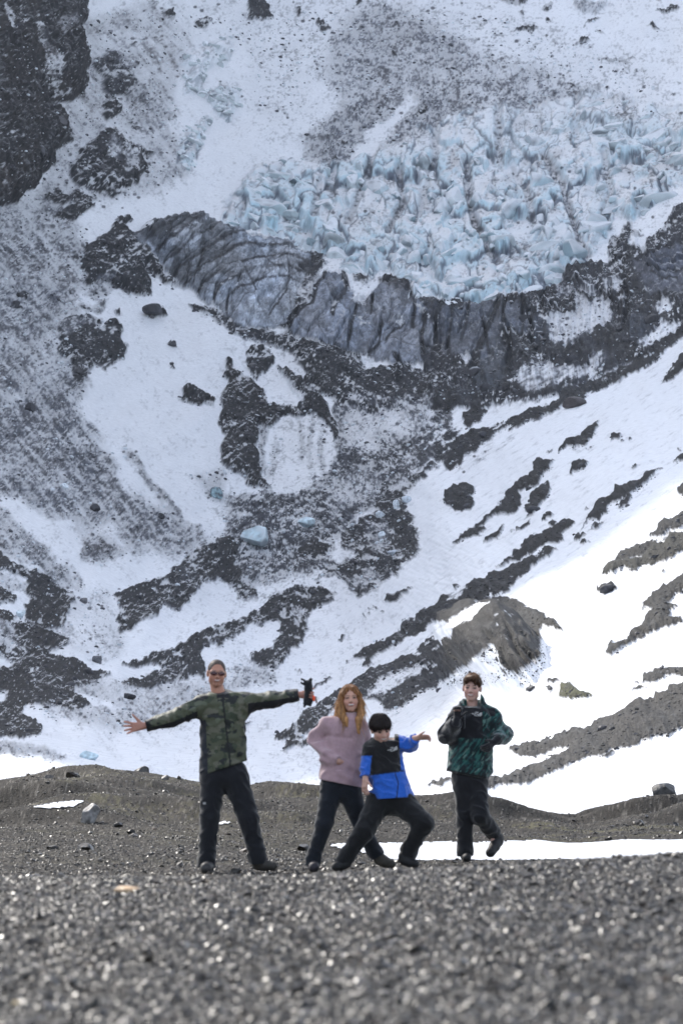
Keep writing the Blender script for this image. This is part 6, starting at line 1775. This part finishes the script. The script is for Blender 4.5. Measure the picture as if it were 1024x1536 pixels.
    S.cone(q(704, 1158), q(704, 1166), .155, .150, .03, .7); S.cone(q(697, 1170), q(712, 1170), .118, .112, .04, .9)
    S.chain([hipL, knL, anL, q(697, 1288)], [.105, .078, .066, .068], .035); S.chain([hipR, knR, anR], [.102, .082, .066], .035)
    folds(S, .006, .12, 141)
    hemcut(S, q(680, 1285), q(712, 1284), True, q(675, 1304, -.3), q(714, 1273, .3))
    emit('trousers', S, M_CLOTH, tn, (.0095, .010, .013), base)
    shoe(tn, q(697, 1284, .05), q(700, 1287, -.14), gz_at(q(698, 1288)) - .004, (.013, .013, .014), base, r=.045, ankle=q(697, 1276, .02))
    shoe(tn, q(747, 1261, .16), q(735, 1279, -.02), 0, (.014, .014, .016), base, r=.052, ankle=q(739, 1243, .10), lift=1)
    S = Sdf(H_.c - .18, H_.c + .18, .004)
    sl, x, y, z = H_.grid(S, .2)
    d = ellf(x, y, z, (0, -.020, .046), (.083, .102, .088))
    d = smin(d, capf(x, y, z, (-.045, .070, .070), (.030, .078, .088), .024, .030), .02)
    d = smin(d, capf(x, y, z, (.03, .070, .085), (.072, .040, .035), .028, .018), .02)
    d = np.maximum(d, -ellf(x, y, z, (-.006, .105, -.030), (.060, .095, .092)))
    d = np.maximum(d, -(z - (-.035 + .5 * np.maximum(y, 0))))
    S.F[sl] = d * H_.s
    def lock(p):
        l = tolocal(p, H_.c, H_.R, H_.s)
        return .005 * np.sin(l[:, 0] * 120 + 40 * l[:, 2] + 3 * np.sin(l[:, 1] * 40)) * .6 + .007 * perlin3(l * np.array([18, 12, 30]), 151)
    S.disp(lock)
    hr, HV = emit('hair', S, M_HAIR, tn, lambda p: (np.array([.055, .030, .020]) + np.array([.10, .048, .022]) * sstep(.06, .13, tolocal(p, H_.c, H_.R, H_.s)[:, 2])[:, None]) * (1 + .5 * perlin3(p / .018, 153))[:, None], base)
    r_ = np.random.default_rng(19); idx_ = r_.choice(len(HV), 160); l = tolocal(HV[idx_], H_.c, H_.R, H_.s)
    dr = (l + r_.normal(0, .04, l.shape)) @ H_.R.T; dr /= np.linalg.norm(dr, axis=1)[:, None]
    ok = l[:, 2] > .03
    strands(hr, base, HV[idx_][ok], (dr * .7 + np.array([.2, 0, .1]))[ok], .04, (.16, .08, .04), M_HAIR, wid=.0016, seg=4, seed=13, wave=.004)
build_teen()
# ================================================================== LIGHT, AIR, CAMERA
wd = bpy.data.worlds.new('World'); scene.world = wd; wd.use_nodes = True
nt = wd.node_tree; bg = nt.nodes['Background']
sky = nt.nodes.new('ShaderNodeTexSky'); sky.sky_type = 'NISHITA'; sky.sun_disc = False
sky.sun_elevation = SUN_EL; sky.sun_rotation = SUN_AZ
sky.altitude = 400; sky.air_density = 1.0; sky.dust_density = 2.0; sky.ozone_density = 1.0
hs_ = nt.nodes.new('ShaderNodeHueSaturation'); hs_.inputs['Saturation'].default_value = .55
nt.links.new(sky.outputs[0], hs_.inputs['Color']); nt.links.new(hs_.outputs[0], bg.inputs[0]); bg.inputs[1].default_value = .15
sl_ = bpy.data.lights.new('sun', 'SUN'); sl_.energy = 2.2; sl_.angle = math.radians(.53); sl_.color = (1, .95, .87)
so = bpy.data.objects.new('sun', sl_); COL.objects.link(so)
so.rotation_euler = (-Vector(SUN)).to_track_quat('-Z', 'Y').to_euler()
if True:
    hb = np.array([[x, y, z] for x in (-2600, 2600) for y in (-2600, 2700) for z in (-6.5, 1500)], np.float32)
    hf = np.array([[0, 1, 3, 2], [4, 6, 7, 5], [0, 4, 5, 1], [2, 3, 7, 6], [0, 2, 6, 4], [1, 5, 7, 3]])
    hm_ = bpy.data.materials.new('haze'); hm_.use_nodes = True
    n_ = hm_.node_tree; n_.nodes.remove(n_.nodes['Principled BSDF'])
    pv = n_.nodes.new('ShaderNodeVolumePrincipled'); pv.inputs['Color'].default_value = (.80, .87, 1, 1); pv.inputs['Density'].default_value = HAZE
    n_.links.new(pv.outputs[0], n_.nodes['Material Output'].inputs['Volume'])
    obj('haze', mesh_np('haze', hb, hf, hm_, False), kind='stuff', label='thin blue air haze filling the glacier valley')
cam = bpy.data.cameras.new('camera'); co = bpy.data.objects.new('camera', cam); COL.objects.link(co)
cam.sensor_fit = 'VERTICAL'; cam.sensor_height = 36; cam.sensor_width = 24; cam.lens = FPX / 1536 * 36
co.location = (0, 0, CAM_Z); co.rotation_euler = (math.pi / 2 + TH, 0, 0)
cam.clip_end = 8000; cam.clip_start = .05
cam.dof.use_dof = True; cam.dof.focus_distance = 60; cam.dof.aperture_fstop = cam.lens / 20.0
scene.camera = co
scene.view_settings.view_transform = 'Standard'; scene.view_settings.look = 'None'
scene.view_settings.gamma = 1; scene.view_settings.exposure = EXPO
scene.render.engine = 'CYCLES'
scene.cycles.use_denoising = True
try: scene.cycles.denoiser = 'OPENIMAGEDENOISE'; scene.cycles.denoising_prefilter = 'ACCURATE'
except Exception: pass
scene.cycles.max_bounces = 6; scene.cycles.diffuse_bounces = 4; scene.cycles.volume_bounces = 0; scene.cycles.glossy_bounces = 2
scene.cycles.sample_clamp_indirect = 6; scene.cycles.sample_clamp_direct = 0
scene.cycles.use_adaptive_sampling = True; scene.cycles.adaptive_threshold = 0.015
